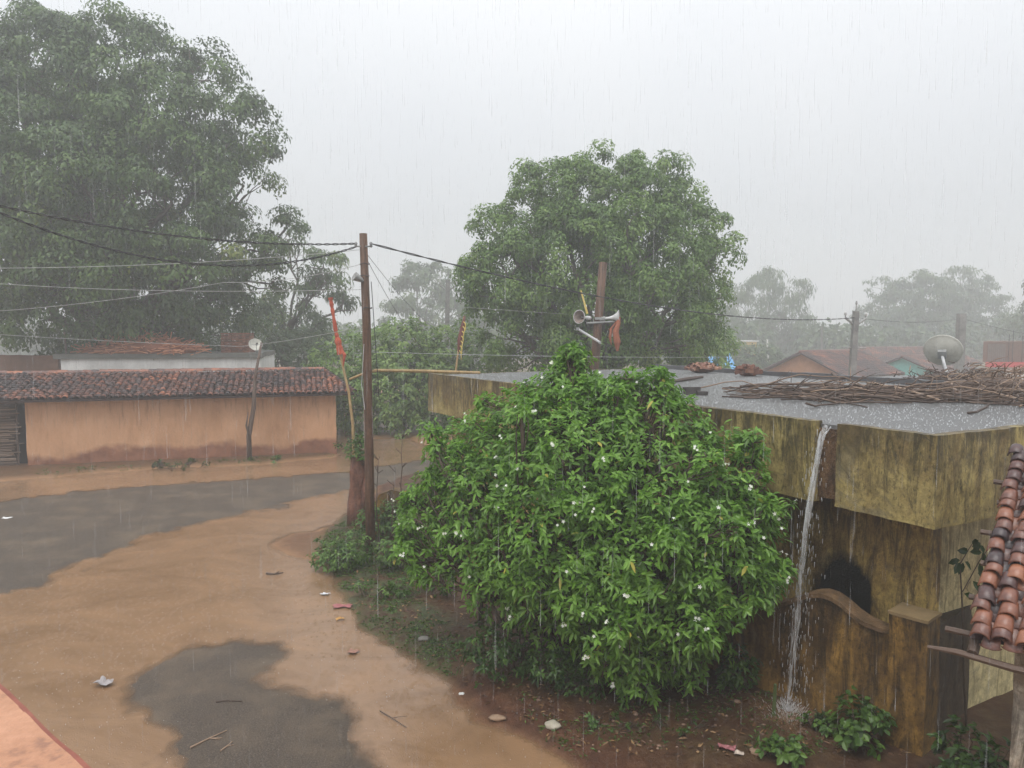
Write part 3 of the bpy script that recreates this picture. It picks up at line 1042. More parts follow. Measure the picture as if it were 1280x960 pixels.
tl, trr = top + [-.15, 0, .05], top + [.13, 0, .05]
g_ = 'wires strung over the road'
wire('upper of the two twisted black cables running left from the wooden pole', [tl, P(-60, 244, 10.6)], .22, .009, 'wire', True, group=g_)
wire('lower sagging twisted black cable running left from the wooden pole', [tl - [0, 0, .06], P(-60, 240, 10.2)], .62, .009, 'wire', True, group=g_)
wire('pale thin wire running left from the pole just below the twisted cables', [P(452, 312, Yp), P(-60, 335, 13.5)], .10, .005, 'wire_pale', group=g_)
wire('pale thin wire slanting down left across the mango tree at mid height', [P(452, 330, Yp), P(280, 353, 15.5), P(-60, 392, 17)], .10, .005, 'wire_pale', group=g_)
wire('faint pale wire running level across the lower mango crown', [P(452, 362, Yp), P(-60, 350, 18)], .12, .005, 'wire_pale', group=g_)
wire('lowest pale wire passing just above the white house roof', [P(455, 408, Yp), P(300, 433, 20), P(-60, 414, 22)], .04, .005, 'wire_pale', group=g_)
far1 = P(1070, 397, 31)
wire('long black cable from the wooden pole past the round tree to the concrete pole', [trr, far1], .55, .010, 'wire', True, group=g_)
wire('slack thin wire drooping right of the wooden pole toward the shrubs', [P(459, 325, Yp), P(545, 452, 26)], .25, .005, 'wire', group=g_)
wire('second slack thin wire drooping right toward the shrubs, higher of the pair', [P(459, 318, Yp), P(560, 420, 30)], .25, .005, 'wire', group=g_)
wire('pale wire running level in front of the round tree behind the horns', [P(462, 440, Yp), P(925, 446, 26)], .05, .005, 'wire_pale', group=g_)
wire('pale wire crossing the round tree just above the loudspeaker horns', [P(580, 384, 26), P(1000, 405, 30)], .08, .005, 'wire_pale', group=g_)
wire('black loose cord hanging down along the right side of the wooden pole', [P(464, 352, Yp - .09), P(470, 440, Yp - .1), P(474, 500, Yp - .1)], -.02, .007, 'wire', name='hanging_cord')
wire('white loose cord hanging on the left side of the wooden pole', [P(455, 430, Yp - .1), P(452, 480, Yp - .1), P(456, 512, Yp - .1)], .01, .006, 'wire_pale', name='hanging_cord')


def concrete_pole(label, foot, tip, r0, r1, arms, group='far concrete poles', mat='concrete'):
    t_ = thing('concrete_pole', label, 'utility pole', foot, group)
    foot, tip = np.asarray(foot, float), np.asarray(tip, float)
    m_ = MB()
    ax = unit(tip - foot); s_ = unit(np.cross(ax, [0, 1, 0])); f2 = np.cross(ax, s_)
    vs = [q + s_ * a * r + f2 * b * r for q, r in ((foot - Z3 * .2, r0), (tip, r1)) for a, b in ((-1, -1), (1, -1), (1, 1), (-1, 1))]
    m_.add(vs, [(0, 1, 5, 4), (1, 2, 6, 5), (2, 3, 7, 6), (3, 0, 4, 7), (4, 5, 6, 7), (3, 2, 1, 0)])
    m_.build('shaft', M[mat], t_)
    if arms:
        for s in (-1, 1):
            m_ = MB()
            c_ = tip - ax * .60
            e_ = tip - ax * .28 + s_ * s * .42
            m_.tube([c_, e_], .05, 6)
            m_.tube([e_, e_ + Z3 * .18], .025, 6)
            m_.build('cross_arm', M['metal'], t_)
            m_ = MB()
            m_.lathe(e_ + Z3 * .12, Z3, [(-.03, .02), (0, .06), (.05, .045), (.07, .06), (.12, .035), (.122, .001)], 10)
            m_.build('insulator', M['horn'], t_, smooth=True)
        m_ = MB()
        m_.tube([tip - ax * .05, tip + ax * .35], .025, 6)
        m_.lathe(tip + ax * .3, Z3, [(-.03, .02), (0, .05), (.05, .04), (.12, .03), (.122, .001)], 10)
        m_.build('top_pin', M['metal'], t_)
        m_ = MB()
        m_.tube([tip - ax * 1.5 - s_ * .5, tip - ax * 1.5 + s_ * .5], .03, 6)
        m_.build('stay_bar', M['metal'], t_)
    return t_


f1 = P(1063, 470, 31); f1[2] = 0
f1[0] = P(1061, 520, 31)[0]
concrete_pole('leaning grey concrete pole with forked arms behind the brown tiled hut', f1, P(1070, 389, 31), .135, .10, True)
f2_ = P(1196, 520, 42); f2_[2] = 0
concrete_pole('plain grey concrete pole behind the big satellite dish', f2_, P(1202, 392, 42), .20, .18, False)
f3 = P(557, 540, 40); f3[2] = 0
concrete_pole('slim grey pole with forked arms left of the round tree', f3, P(560, 350, 40), .14, .10, True)
wire('black cable continuing right from the leaning concrete pole', [P(1070, 397, 31), P(1202, 398, 42), P(1420, 440, 40)], .2, .010, 'wire', group=g_)
f4 = P(1026, 520, 75); f4[2] = 0
concrete_pole('very faint thin pole beyond the bamboo clump in the mist', f4, P(1027, 408, 75), .09, .07, False)

# pole with festival cloth (left)
fp0 = P(443, 545, 20.5); fp0[2] = Hs(fp0[0], fp0[1])
fp = thing('flag_pole', 'thin bent bamboo pole wrapped in red cloth left of the wooden pole', 'flag pole', fp0)
mb = MB()
fpts = [fp0 - Z3 * .1, P(441, 530, 20.5), P(436, 490, 20.5), P(427, 450, 20.5), P(420, 415, 20.5), P(413, 372, 20.5)]
mb.tube(fpts, [.045, .042, .038, .034, .028, .02], 7)
mb.build('shaft', M['bamboo'], fp, smooth=True)
mb = MB()
s_ = np.linspace(0, 1, 40)
cp = np.array([P(426, 443, 20.5), P(420, 415, 20.5), P(413, 372, 20.5)])
cl = np.stack([np.interp(s_, [0, .4, 1], cp[:, k]) for k in range(3)], -1)
mb.tube(cl, .038 + .04 * np.abs(noise3(np.stack([s_ * 9, s_ * 0, s_ * 0], -1))) + .03 * (s_ < .3), 9)
mb.tube([cl[6], cl[6] + [.16, -.05, -.25], cl[6] + [.12, -.05, -.55]], [.03, .05, .01], 6)
mb.build('cloth_wrap', M['red_cloth'], fp)

# stick with yellow tape (behind the round bush)
yp0 = P(570, 540, 24); yp0[2] = 0
yp = thing('flag_pole', 'short stick wound with yellow tape and dark red cloth by the round tree', 'flag pole', yp0)
mb = MB()
mb.tube([yp0, P(569, 470, 24), P(574, 430, 24), P(580, 396, 24)], [.04, .035, .03, .025], 7)
mb.build('shaft', M['bamboo'], yp, smooth=True)
mb = MB()
mb.tube([P(573, 440, 24), P(575, 425, 24), P(579, 405, 24), P(581, 395, 24)], [.03, .085, .06, .03], 8)
mb.build('cloth_wrap', flat('maroon_cloth', (.16, .05, .04), .8), yp)
mb = MB()
for k in range(7):
    p = P(574 + k * .9, 438 - k * 6, 23.9)
    mb.tube([p, p + [.06, -.02, -.06], p + [.02 + .05 * random.random(), -.04, -.22 - .1 * random.random()]], [.018, .022, .006], 5)
mb.build('tape', M['yellow_cloth'], yp)

# loudspeaker pole
Ys = 22.0
sp0 = P(741, 520, Ys); sp0[2] = 0
spk = thing('loudspeaker_pole', 'thick wooden pole carrying two horns in front of the round tree', 'pole', sp0)
mb = MB()
mb.tube([sp0 - Z3 * .1, P(743, 460, Ys), P(748, 400, Ys), P(754, 328, Ys)], [.14, .135, .125, .12], 12)
mb.build('shaft', M['pole_wood'], spk, smooth=True)
mb = MB()
mb.tube([P(733, 404, Ys - .15), P(768, 402, Ys - .15)], .03, 8)
mb.box(P(750, 398, Ys - .16), (.3, .06, .07))
mb.build('clamp_bar', M['metal'], spk)


def horn(label, mouth, aim, back, s=1.0):
    aim = unit(aim)
    t_ = thing('loudspeaker_horn', label, 'loudspeaker', mouth, 'horns on the loudspeaker pole')
    m_ = MB()
    prof = [(-.62, .001), (-.62, .055), (-.55, .065), (-.45, .065), (-.44, .035), (-.3, .045), (-.18, .075), (-.08, .13), (-.02, .19), (0, .215), (.012, .215), (.008, .2)]
    m_.lathe(mouth, aim, [(a * s, r * s) for a, r in prof], 24)
    m_.build('bell', M['horn'], t_, smooth=True)
    m_ = MB()
    m_.lathe(mouth, aim, [(.006 * s, .2 * s), (-.03 * s, .165 * s), (-.1 * s, .1 * s), (-.2 * s, .06 * s), (-.34 * s, .035 * s), (-.35 * s, .001)], 24)
    m_.build('throat', M['horn_in'], t_, smooth=True)
    m_ = MB()
    m_.lathe(np.asarray(mouth) - aim * .3 * s, aim, [(-.06 * s, .001), (-.06 * s, .022 * s), (.16 * s, .018 * s), (.17 * s, .001)], 10)
    m_.build('phase_plug', M['horn'], t_)
    return t_


horn('loudspeaker horn with its open mouth turned left and toward the viewer', P(724, 396, Ys - .45), (-.62, -.75, .05), None, .92)
horn('loudspeaker horn pointing right with rust and cloth around its mouth', P(774, 396, Ys - .2), (.96, -.22, .12), None, .92)
mb = MB()
c0 = P(773, 404, Ys - .32)
mb.tube([c0 + [.03, 0, .18], c0, c0 + [-.08, 0, -.25], c0 + [-.03, 0, -.55], c0 + [-.02, 0, -.8]], [.03, .06, .09, .10, .03], 8)
mb.tube([c0 + [-.2, 0, -.12], c0 + [-.24, 0, -.4], c0 + [-.2, 0, -.62]], [.03, .045, .01], 6)
mb.tube([c0 + [0, 0, .1], c0 + [-.26, 0, -.2]], .02, 5)
tag(recentre(mb.build('cloth', flat('orange_cloth', (.32, .11, .06), .85)), c0), 'torn orange cloth hanging from the right horn', 'cloth')
mb = MB()
mb.tube([P(734, 392, Ys - .2), P(730, 377, Ys - .2), P(726, 363, Ys - .2)], [.035, .03, .022], 7)
tag(recentre(mb.build('yellow_stick', M['yellow_cloth']), P(734, 392, Ys - .2)), 'yellow striped stick tied above the left horn', 'stick')
t_ = thing('tube_light', 'white tube light fixed at a slant below the left horn', 'lamp', P(736, 419, Ys - .25))
mb = MB()
a_, b_2 = P(722, 411, Ys - .3), P(750, 428, Ys - .2)
mb.tube([a_, b_2], .035, 8); mb.build('tube', M['lamp_white'], t_)
for q in (a_, b_2):
    mb = MB(); mb.box(q, (.07, .07, .09)); mb.build('end_cap', M['metal'], t_)
mb = MB(); mb.tube([P(746, 425, Ys - .2), P(746, 421, Ys)], .02, 6); mb.build('bracket', M['metal'], t_)

# bamboo rail from the pole to the flat roof
mb = MB()
mb.tube([P(437, 474, Yp + .2), P(452, 468, Yp + .15), P(470, 463, Yp + .12), P(530, 464, 15.2), P(600, 466, 15.6)], [.02, .025, .03, .035, .03], 7)
tag(recentre(mb.build('bamboo_rail', M['bamboo']), P(535, 465, 15.3)), 'horizontal bamboo rail running from the wooden pole to the flat roof corner', 'rail')
#PART3
# ================================================================== FLAT ROOF HOUSE
zt, zbm = 3.32, 2.42
C0 = on_plane(1173, 545, (0, 0, zt), Z3)                     # near corner, top of fascia
FE = on_plane(535, 466.5, (0, 0, zt), Z3)                     # far end of the front edge
e1 = unit((FE - C0) * [1, 1, 0]); Lf = np.linalg.norm((FE - C0)[:2])
e2 = np.array([e1[1], -e1[0], 0])                              # inward / right
if e2[0] < 0: e2 = -e2
Wd = 6.9
slab = thing('flat_roof_house', 'ochre concrete house with moss stained fascia and wet flat roof behind the shrub', 'house', C0 * [1, 1, 0])
C0g = C0 * [1, 1, 0]
nf = -e2


def edge_s(px, py):
    q = on_plane(px, py, C0, e2)
    return float(np.dot(q - C0, e1))


sg0, sg1 = edge_s(1046, 532), edge_s(1019, 528)
dz = zt - zbm
mb = MB()
mb.gridbox(C0g + Z3 * zbm, e1 * sg0, e2 * .11, Z3 * dz, .05, .0065, 4.5)
mb.gridbox(C0g + Z3 * zbm + e1 * sg1, e1 * (Lf - sg1), e2 * .11, Z3 * dz, .06, .0065, 4.5)
mb.gridbox(C0g + Z3 * (zbm + .003) + e2 * .113, e2 * (Wd + 3), e1 * .11, Z3 * (dz - .004), .06, .0065, 4.5)
mb.gridbox(C0g + Z3 * zbm + e1 * (Lf - .11) + e2 * .113, e2 * (Wd - .1), e1 * .11, Z3 * (dz - .03), .12, .010, 2.2)
fas = mb.build('fascia', M['fascia'], slab)
mb = MB()
mb.gridbox(C0g + Z3 * (zbm + .05) + e1 * (sg0 - .02) + e2 * .07, e1 * (sg1 - sg0 + .04), e2 * .05, Z3 * (dz - .13), .07, .012, 4)
mb.build('spout_recess', mat_noise('wet_brick_recess', [(.3, (.03, .02, .014)), (.55, (.13, .07, .035)), (.75, (.24, .15, .07))], 5, 6, .5, (2, 2, 1), 30, .7, .03), slab)
mb = MB()
mb.gridbox(C0g + Z3 * (zt - .16) + e1 * .1 + e2 * .1, e1 * (Lf - .2), e2 * (Wd - .2), Z3 * .125, .25, .008, 1.5)
mb.gridbox(C0g + Z3 * (zt - .161) + e1 * .05 - e2 * 0 + e2 * (Wd - .2), e1 * (Lf - .2) * .55, e2 * 3, Z3 * .124, .25, .008, 1.5)
rw = mb.build('roof_slab', M['roof_wet'], slab, smooth=False)
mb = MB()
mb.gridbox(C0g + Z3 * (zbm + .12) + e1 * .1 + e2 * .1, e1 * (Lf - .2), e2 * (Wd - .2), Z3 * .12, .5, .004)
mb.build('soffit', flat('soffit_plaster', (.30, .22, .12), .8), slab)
mb = MB()
mb.gridbox(C0g + Z3 * (zt - .2) + e1 * .2 + e2 * (Wd - .1), e1 * (Lf - .3), e2 * .14, Z3 * .27, .2, .02)
mb.build('back_kerb', flat('dark_kerb', (.10, .10, .105), .5), slab)
# walls below the slab
oh1, oh2 = .62, .42
w0 = C0g + e2 * oh1 + e1 * oh2
dA = np.dot(on_plane(1093, 720, w0, e2) - w0, e1)
dB = np.dot(on_plane(1018, 720, w0, e2) - w0, e1)
mb = MB()
mb.gridbox(w0 - Z3 * .1, e1 * (Lf - oh2), e2 * .2, Z3 * (zbm + .14), .05, .008)
mb.gridbox(w0 - Z3 * .1 + e2 * .203 + e1 * (Lf - oh2 * 2), e2 * 6, e1 * .2, Z3 * (zbm + .14), .3, .008)
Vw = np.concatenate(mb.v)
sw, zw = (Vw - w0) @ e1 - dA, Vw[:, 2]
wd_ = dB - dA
dark_arch = sstep(-.01, .05, sw) * (1 - sstep(.55 * wd_, 1.5 * wd_, sw)) * (1 - sstep(1.5, 1.98, zw + .25 * np.clip((sw / wd_ - .5) ** 2 * 4, 0, 1)))  # black arch shape: crisp near edge, fading at the far side and top
mb.build('wall', M['ochre_wall'], slab, attrs={'dark_arch': dark_arch})
mb = MB()
mb.gridbox(w0 - Z3 * .1 + e2 * .203, e2 * 8, e1 * .2, Z3 * (zbm + .14), .2, .008)
mb.build('side_wall', M['cream_wall'], slab)
# things on the flat roof
zr = zt - .03


def RP(px, py):
    return on_plane(px, py, (0, 0, zr), Z3)


c = RP(868, 494)
mb = MB()
mb.gridbox(c + [-.13, 0, 0], (.24, .03, 0), (-.02, .15, 0), (0, .02, .12), .05, .012, 5)
mb.gridbox(c + [.05, -.05, 0], (.16, .03, 0), (-.02, .12, 0), (0, .0, .06), .05, .012, 5)
tag(recentre(mb.build('brick_lump', flat('dark_brick', (.06, .052, .05), .7)), c), 'small dark broken brick lying alone on the wet flat roof', 'brick')
mb = MB()
a_, b_3 = RP(835, 479), RP(878, 474)
mb.tube([a_ + Z3 * .02, (a_ + b_3) / 2 + Z3 * .04, b_3 + Z3 * .05], [.03, .04, .03], 6, .15)
tag(recentre(mb.build('dark_branch', M['wood']), a_), 'single dark branch lying on the flat roof near the far edge', 'branch')
rubble('rubble_heap', 'small orange heap of broken tiles on the far edge of the flat roof', 'rubble heap', 878, RP(878, 466)[1], zr + .05, .36, .2, .12, 45, 'tile', None, M['old_brick'])
rubble('rubble_heap', 'small dark brown heap of bricks on the far edge of the flat roof', 'rubble heap', 936, RP(936, 470)[1], zr + .05, .26, .2, .16, 34, 'brick', None, M['old_brick'])

# firewood
g_fw = 'sticks in the firewood heap'


def stick(pa, pb, r, tint, label, bend=.05, fork=False):
    m_ = MB()
    p_, r2 = limb(pa, pb, r, r * .55, bend, 8)
    p_[:, 2] = np.maximum(p_[:, 2], zr + r)
    m_.tube(p_, r2, 6, tint)
    if fork:
        k_ = 4
        e_ = p_[k_] + (p_[-1] - p_[k_]) * .5 + np.array([random.uniform(-.2, .2), random.uniform(-.2, .2), random.uniform(.08, .3)])
        m_.tube([p_[k_], (p_[k_] + e_) / 2 + Z3 * .02, e_], [r * .6, r * .5, r * .25], 5, tint)
    o_ = m_.build('firewood_stick', M['wood'], smooth=True)
    return tag(recentre(o_, pa), label, 'stick', g_fw)


LBL = 'thin brown stick in the long heap of firewood on the wet flat roof'
for k in range(240):
    s = random.random()
    # heap lies along the back half of the roof, seen between x=920 and beyond the frame
    cx = 950 + (1330 - 950) * s ** .85
    yb = np.interp(cx, [920, 1000, 1100, 1200, 1330], [491, 495, 499, 500, 502])
    ctr = RP(cx, yb + random.gauss(0, 5))
    dens = min(1, .25 + s * 1.2)
    ctr = ctr + Z3 * (random.random() ** 1.6 * .17 * dens + .02)
    yaw = random.gauss(-.28, .26) if random.random() < .6 else random.gauss(-.2, .7)
    L_ = random.uniform(.5, 2.2)
    d = np.array([math.cos(yaw), math.sin(yaw), random.gauss(0, .035)])
    stick(ctr - d * L_ / 2, ctr + d * L_ / 2, random.uniform(.007, .02), np.clip(random.gauss(.40, .30), 0, 1), LBL, .09, random.random() < .4)
stick(RP(925, 487) + Z3 * .05, RP(1100, 492) + Z3 * .12, .028, .35, 'long forked branch reaching out left from the firewood heap', .04, True)
stick(RP(1085, 486) + Z3 * .10, RP(1175, 506) + Z3 * .06, .03, .95, 'pale tan stick lying slanted across the front of the firewood heap', .03)
stick(RP(1186, 488) + Z3 * .2, RP(1196, 505) + Z3 * .05, .025, .8, 'short pale stick below the dish sticking out of the firewood', .03)
stick(RP(1040, 481) + Z3 * .22, RP(1058, 490) + Z3 * .05, .028, .2, 'dark hooked stub rising at the left of the firewood heap', .1)
stick(RP(1265, 493) + Z3 * .06, RP(1271, 470) + Z3 * .12, .03, .3, 'forked stub standing upright at the right of the firewood heap', .05, True)
# dry fronds piled on the right part
c = RP(1240, 492)
mb = MB()
for k in range(240):
    p = c + np.array([random.gauss(0, .42), random.gauss(0, .28), abs(random.gauss(0, .12)) + .16])
    yaw = random.uniform(-2.8, .3)
    d = np.array([math.cos(yaw), math.sin(yaw) * .6, random.gauss(.1, .25)])
    L_ = random.uniform(.15, .45)
    p[2] = max(p[2], zr + .02)
    mb.tube([p, p + d * L_ / 2 + Z3 * .03, p + d * L_], [.006, .009, .002], 4, np.clip(random.gauss(.72, .2), 0, 1))
mb.blob(c + Z3 * .10, (.8, .5, .17), .3, 2.5, 12, .3)
tag(recentre(mb.build('dry_brush', M['wood']), c), 'tangle of tan dry brush lying on the right end of the firewood', 'brush')
c = RP(1182, 478)
mb = MB()
for k in range(260):
    p = c + np.array([random.gauss(0, .36), random.gauss(0, .22), abs(random.gauss(0, .10))])
    d = rand_dirs(1)[0]; d[2] = abs(d[2]) * .6
    mb.tube([p, p + d * random.uniform(.1, .3)], [.012, .004], 4, np.clip(random.gauss(.1, .1), 0, 1))
mb.blob(c + Z3 * .05, (.55, .35, .16), .3, 2.5, 12, .05)
tag(recentre(mb.build('brush_heap', M['wood']), c), 'dark heap of twigs heaped around the foot of the satellite dish mast', 'brush')
dfoot = RP(1186, 474); 
Yd = dfoot[1]
dish('satellite_dish', 'large cream satellite dish tilted up on a white mast among the firewood', P(1178, 441, Yd + .1), (.52, .72, .50), 21.5 / 940 * Yd, dfoot, None, True, .13)

# rain water pouring from the gap in the fascia
sm = (sg0 + sg1) / 2
lip_ = C0g + e1 * sm + Z3 * (zt - .05)
land = np.append(G(985, 903)[:2], 0.12)
st = thing('water_stream', 'white stream of rainwater pouring off the flat roof through a fascia gap', 'water stream', land)
mb = MB()
for k in range(6):
    off = random.gauss(0, .03)
    s = np.linspace(0, 1, 40)
    p0_ = lip_ + e1 * off * .8 + Z3 * random.uniform(-.02, .01) - nf * .06
    h_ = p0_[2] - land[2]
    t_s = np.sqrt(s)
    tgt = land + np.array([random.gauss(0, .02), random.gauss(0, .02), 0])
    pts = p0_ + (tgt - p0_) * t_s[:, None]
    pts[:, 2] = p0_[2] - h_ * s
    pts += np.stack([noise3(np.stack([s * 9 + k * 3, s * 0 + q, s * 0 + k], -1)) for q in (1.5, 5.5, 9.5)], -1) * .022 * s[:, None] ** .5
    wv = np.stack([noise3(np.stack([s * 4, s * 0 + q, s * 0], -1)) for q in (2.5, 6.5)], -1) * .06
    pts[:, :2] += wv * np.sin(s * math.pi)[:, None]
    rad = (.0135 - .0065 * s) * random.uniform(.5, 1.3) * (1 + .7 * noise3(np.stack([s * 22 + k, s * 0, s * 0 + k], -1)))
    mb.tube(pts, np.maximum(rad, .004), 6)
mb.build('main_jet', M['stream'], st, smooth=True)
mb = MB()
for k in range(420):
    s = random.random() ** .8
    p = lip_ + (land - lip_) * math.sqrt(s); p[2] = lip_[2] - (lip_[2] - land[2]) * s
    p = p + np.array([random.gauss(0, .05 + .06 * s), random.gauss(0, .05 + .06 * s), 0]) + np.array([.05, .0, 0]) * random.random()
    r_2 = random.uniform(.0015, .005)
    mb.tube([p, p - Z3 * random.uniform(.02, .06)], [r_2, r_2 * .5], 5)
mb.build('spray', M['splash'], st)['kind'] = 'stuff'
mb = MB()
for k in range(520):
    a = random.random() * 6.283; rr = abs(random.gauss(0, .15))
    p = land + np.array([math.cos(a) * rr, math.sin(a) * rr, abs(random.gauss(0, .05)) * math.exp(-rr * 2.5) * 1.5 - .03])
    r_2 = random.uniform(.002, .007)
    mb.tube([p, p + np.array([math.cos(a), math.sin(a), 1.4]) * random.uniform(.005, .03) * math.exp(-rr)], [r_2, r_2 * .4], 5)
mb.build('splash', M['splash'], st)['kind'] = 'stuff'
# puddle under the stream
mb = MB()
a = np.linspace(0, 6.283, 40, endpoint=False)
rr = .5 + .12 * noise3(np.stack([np.cos(a) * 2, np.sin(a) * 2, a * 0], -1))
pc = np.stack([land[0] + np.cos(a) * rr * 1.0, land[1] + np.sin(a) * rr * .8, a * 0], -1)
pc[:, 2] = H(pc[:, 0], pc[:, 1]) + .006
ctr = land.copy(); ctr[2] = float(H(ctr[:1], ctr[1:2])[0]) + .02
mb.add(np.concatenate([[ctr], pc]), [(0, k + 1, (k + 1) % 40 + 1) for k in range(40)])
pud = mb.build('puddle', M['water'], attrs={'alpha': np.concatenate([[.85], np.full(40, .0)])})
pud['kind'] = 'structure'

# ================================================================== COMPOUND WALL
cA = np.append(G(1155, 957)[:2], 0)
cB = np.append(G(967, 880)[:2], 0)
cu = unit(cB - cA); cn = np.array([cu[1], -cu[0], 0])
if cn[0] < 0: cn = -cn
comp = thing('compound_wall', 'mossy ochre compound wall with a wavy top and square end pillar', 'wall', cA)
ctrl = [(1118, 787), (1100, 784), (1082, 777), (1066, 766), (1052, 753), (1040, 745), (1026, 741), (1010, 742), (994, 748), (978, 753), (955, 756), (930, 760)]
prof = []
for px, py in ctrl:
    q = on_plane(px, py, cA, cn)
    prof.append((float(np.dot(q - cA, cu)), float(q[2])))
ps = np.linspace(.36, prof[-1][0], 60)
pz = np.interp(ps, [p[0] for p in prof], [p[1] for p in prof])
ps = np.append(ps, np.linspace(prof[-1][0] + .1, 7.5, 40)); pz = np.append(pz, np.linspace(prof[-1][1], prof[-1][1] - .1, 40))


def strip_wall(mb_, s_arr, z0, z1, off, th, amp=.012):
    nz_ = 22
    front_, back_ = [], []
    n = len(s_arr)
    for j in range(nz_ + 1):
        z = z0 + (z1 - z0) * j / nz_
        front_.append(cA + s_arr[:, None] * cu + cn * off + z[:, None] * Z3)
        back_.append(cA + s_arr[:, None] * cu + cn * (off + th) + z[:, None] * Z3)
    ring = front_ + back_[::-1]
    V = np.concatenate(ring)
    d = np.stack([noise3(V * 2.3 + k) + .5 * noise3(V * 8 + k) for k in (1.3, 9.1, 17.7)], -1)
    V = V + d * amp
    m = len(ring)
    j, i = np.meshgrid(np.arange(m - 1), np.arange(n - 1), indexing='ij')
    k = (j * n + i).ravel()
    mb_.add(V, np.stack([k + 1, k, k + n, k + n + 1], -1))
    for e in (0, n - 1):
        col = [q * n + e for q in range(m)]
        mb_.add(V[col], [tuple(range(m)) if e == 0 else tuple(range(m))[::-1]])


mb = MB()
strip_wall(mb, ps, np.full(len(ps), -.2), pz - .05, 0, .16)
mb.build('panel', M['compound'], comp, smooth=False)
mb = MB()
strip_wall(mb, ps, pz - .048, pz, -.03, .22, .010)
mb.build('coping', mat_noise('mossy_coping', [(.3, (.05, .035, .018)), (.55, (.15, .09, .045)), (.75, (.26, .17, .09))], 6, 6, .6, None, 30, .6, .02), comp)
mb = MB()
ztp = on_plane(1150, 775, cA, cn)[2]
mb.gridbox(cA - Z3 * .2 - cn * .05, cu * .36, cn * .34, Z3 * (ztp + .2), .06, .010, 2.4)
mb.build('pillar', M['compound'], comp)
mb = MB()
mb.gridbox(cA + Z3 * (ztp + .002) - cn * .06 - cu * .01, cu * .38, cn * .36, Z3 * .03, .06, .008, 2.4)
mb.build('pillar_cap', flat('pillar_cap_cement', (.24, .17, .085), .6), comp)

# low passage wall right of the pillar; its dark colour paints the passage shade
mb = MB()
pw = cA + cn * .31 + cu * .06
mb.gridbox(pw - Z3 * .2, cn * 2.4, cu * .18, Z3 * 1.50, .08, .018)
tag(recentre(mb.build('passage_wall', mat_stained('passage_wall_painted_shade', (.11, .075, .04), (.035, .024, .015), (.012, .010, .008), top=1.3, hgt=1.3, amount=.55)), pw),
    'low mossy wall right of the pillar, passage shade painted into its colour', 'wall')

# ================================================================== TILED SHED (right foreground)
ev = on_plane(1206, 798, (0, 0, 2.22), Z3)
su = unit([.64, .77, 0])                                    # up-slope, horizontal
eu = np.array([su[1], -su[0], 0])                             # along the eave, to the right and nearer
vs_ = unit(su * 1.0 + Z3 * .515); ns_ = unit(np.cross(eu, vs_))
if ns_[2] < 0: ns_ = -ns_
shed = thing('tiled_shed', 'shed with wet red clay tile roof at the right edge', 'shed', ev * [1, 1, 0])
SL = 2.35
mb = MB()
tiles(mb, ev, eu, vs_, ns_, 3.2, SL, pitch=.138, row=.128, r=.060, seg=8, lip=.013, pans=True, jit=1.3)
mb.build('roof', M['tile_near'], shed, smooth=True)
mb = MB()
rt = ev + vs_ * SL
mb.add([ev - ns_ * .035 + eu * .02 + vs_ * .05, ev + eu * 3.2 - ns_ * .035 + vs_ * .05, rt + eu * 3.2 - ns_ * .035, rt - ns_ * .035 + eu * .02], [(0, 1, 2, 3)], .1)
bkr = rt + su * 1.2 - Z3 * .67
mb.add([rt - ns_ * .035, rt + eu * 3.2 - ns_ * .035, bkr + eu * 3.2, bkr], [(0, 1, 2, 3)], .3)
mb.build('roof_underlay', M['tile_near'], shed)
for k, (d, ext) in enumerate(((.12, .14), (.48, .05), (.86, .03), (1.22, .08), (1.62, .02), (1.9, .08))):
    mb = MB()
    a_ = ev + vs_ * d - ns_ * .075 - eu * ext
    mb.tube([a_, a_ + eu * .5 + Z3 * random.gauss(0, .01), a_ + eu * 3.3], .022, 6, np.clip(random.gauss(.3, .12), 0, 1))
    mb.build('batten', M['wood'], shed)
mb = MB()
a_ = ev - vs_ * .06 - ns_ * .10 - eu * .22
mb.tube([a_, a_ + eu * .18 + Z3 * .012, a_ + eu * .5 - Z3 * .008, a_ + eu * 1.3 + Z3 * .01, a_ + eu * 3.2], [.012, .022, .026, .024, .024], 6, .42)
mb.build('eave_board', M['wood'], shed)
mb = MB()
a_ = ev + eu * .05 - ns_ * .075
mb.tube([a_ - vs_ * .05, a_ + vs_ * SL], .035, 6, .2)
mb.build('rafter', M['wood'], shed)
# whitewashed wall under the eave
wq = on_plane(1266, 900, ev + su * .42, su)
wq = np.array([wq[0], wq[1], 0])
mb = MB()
mb.gridbox(wq - Z3 * .2, eu * 2.6, su * .22, Z3 * 2.3, .07, .018, 2.2)
mb.build('wall', M['shed_wall'], shed, smooth=True)
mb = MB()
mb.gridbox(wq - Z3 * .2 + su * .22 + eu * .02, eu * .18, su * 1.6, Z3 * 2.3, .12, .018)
mb.build('side_wall', flat('dark_side_wall', (.07, .05, .035), .8), shed)

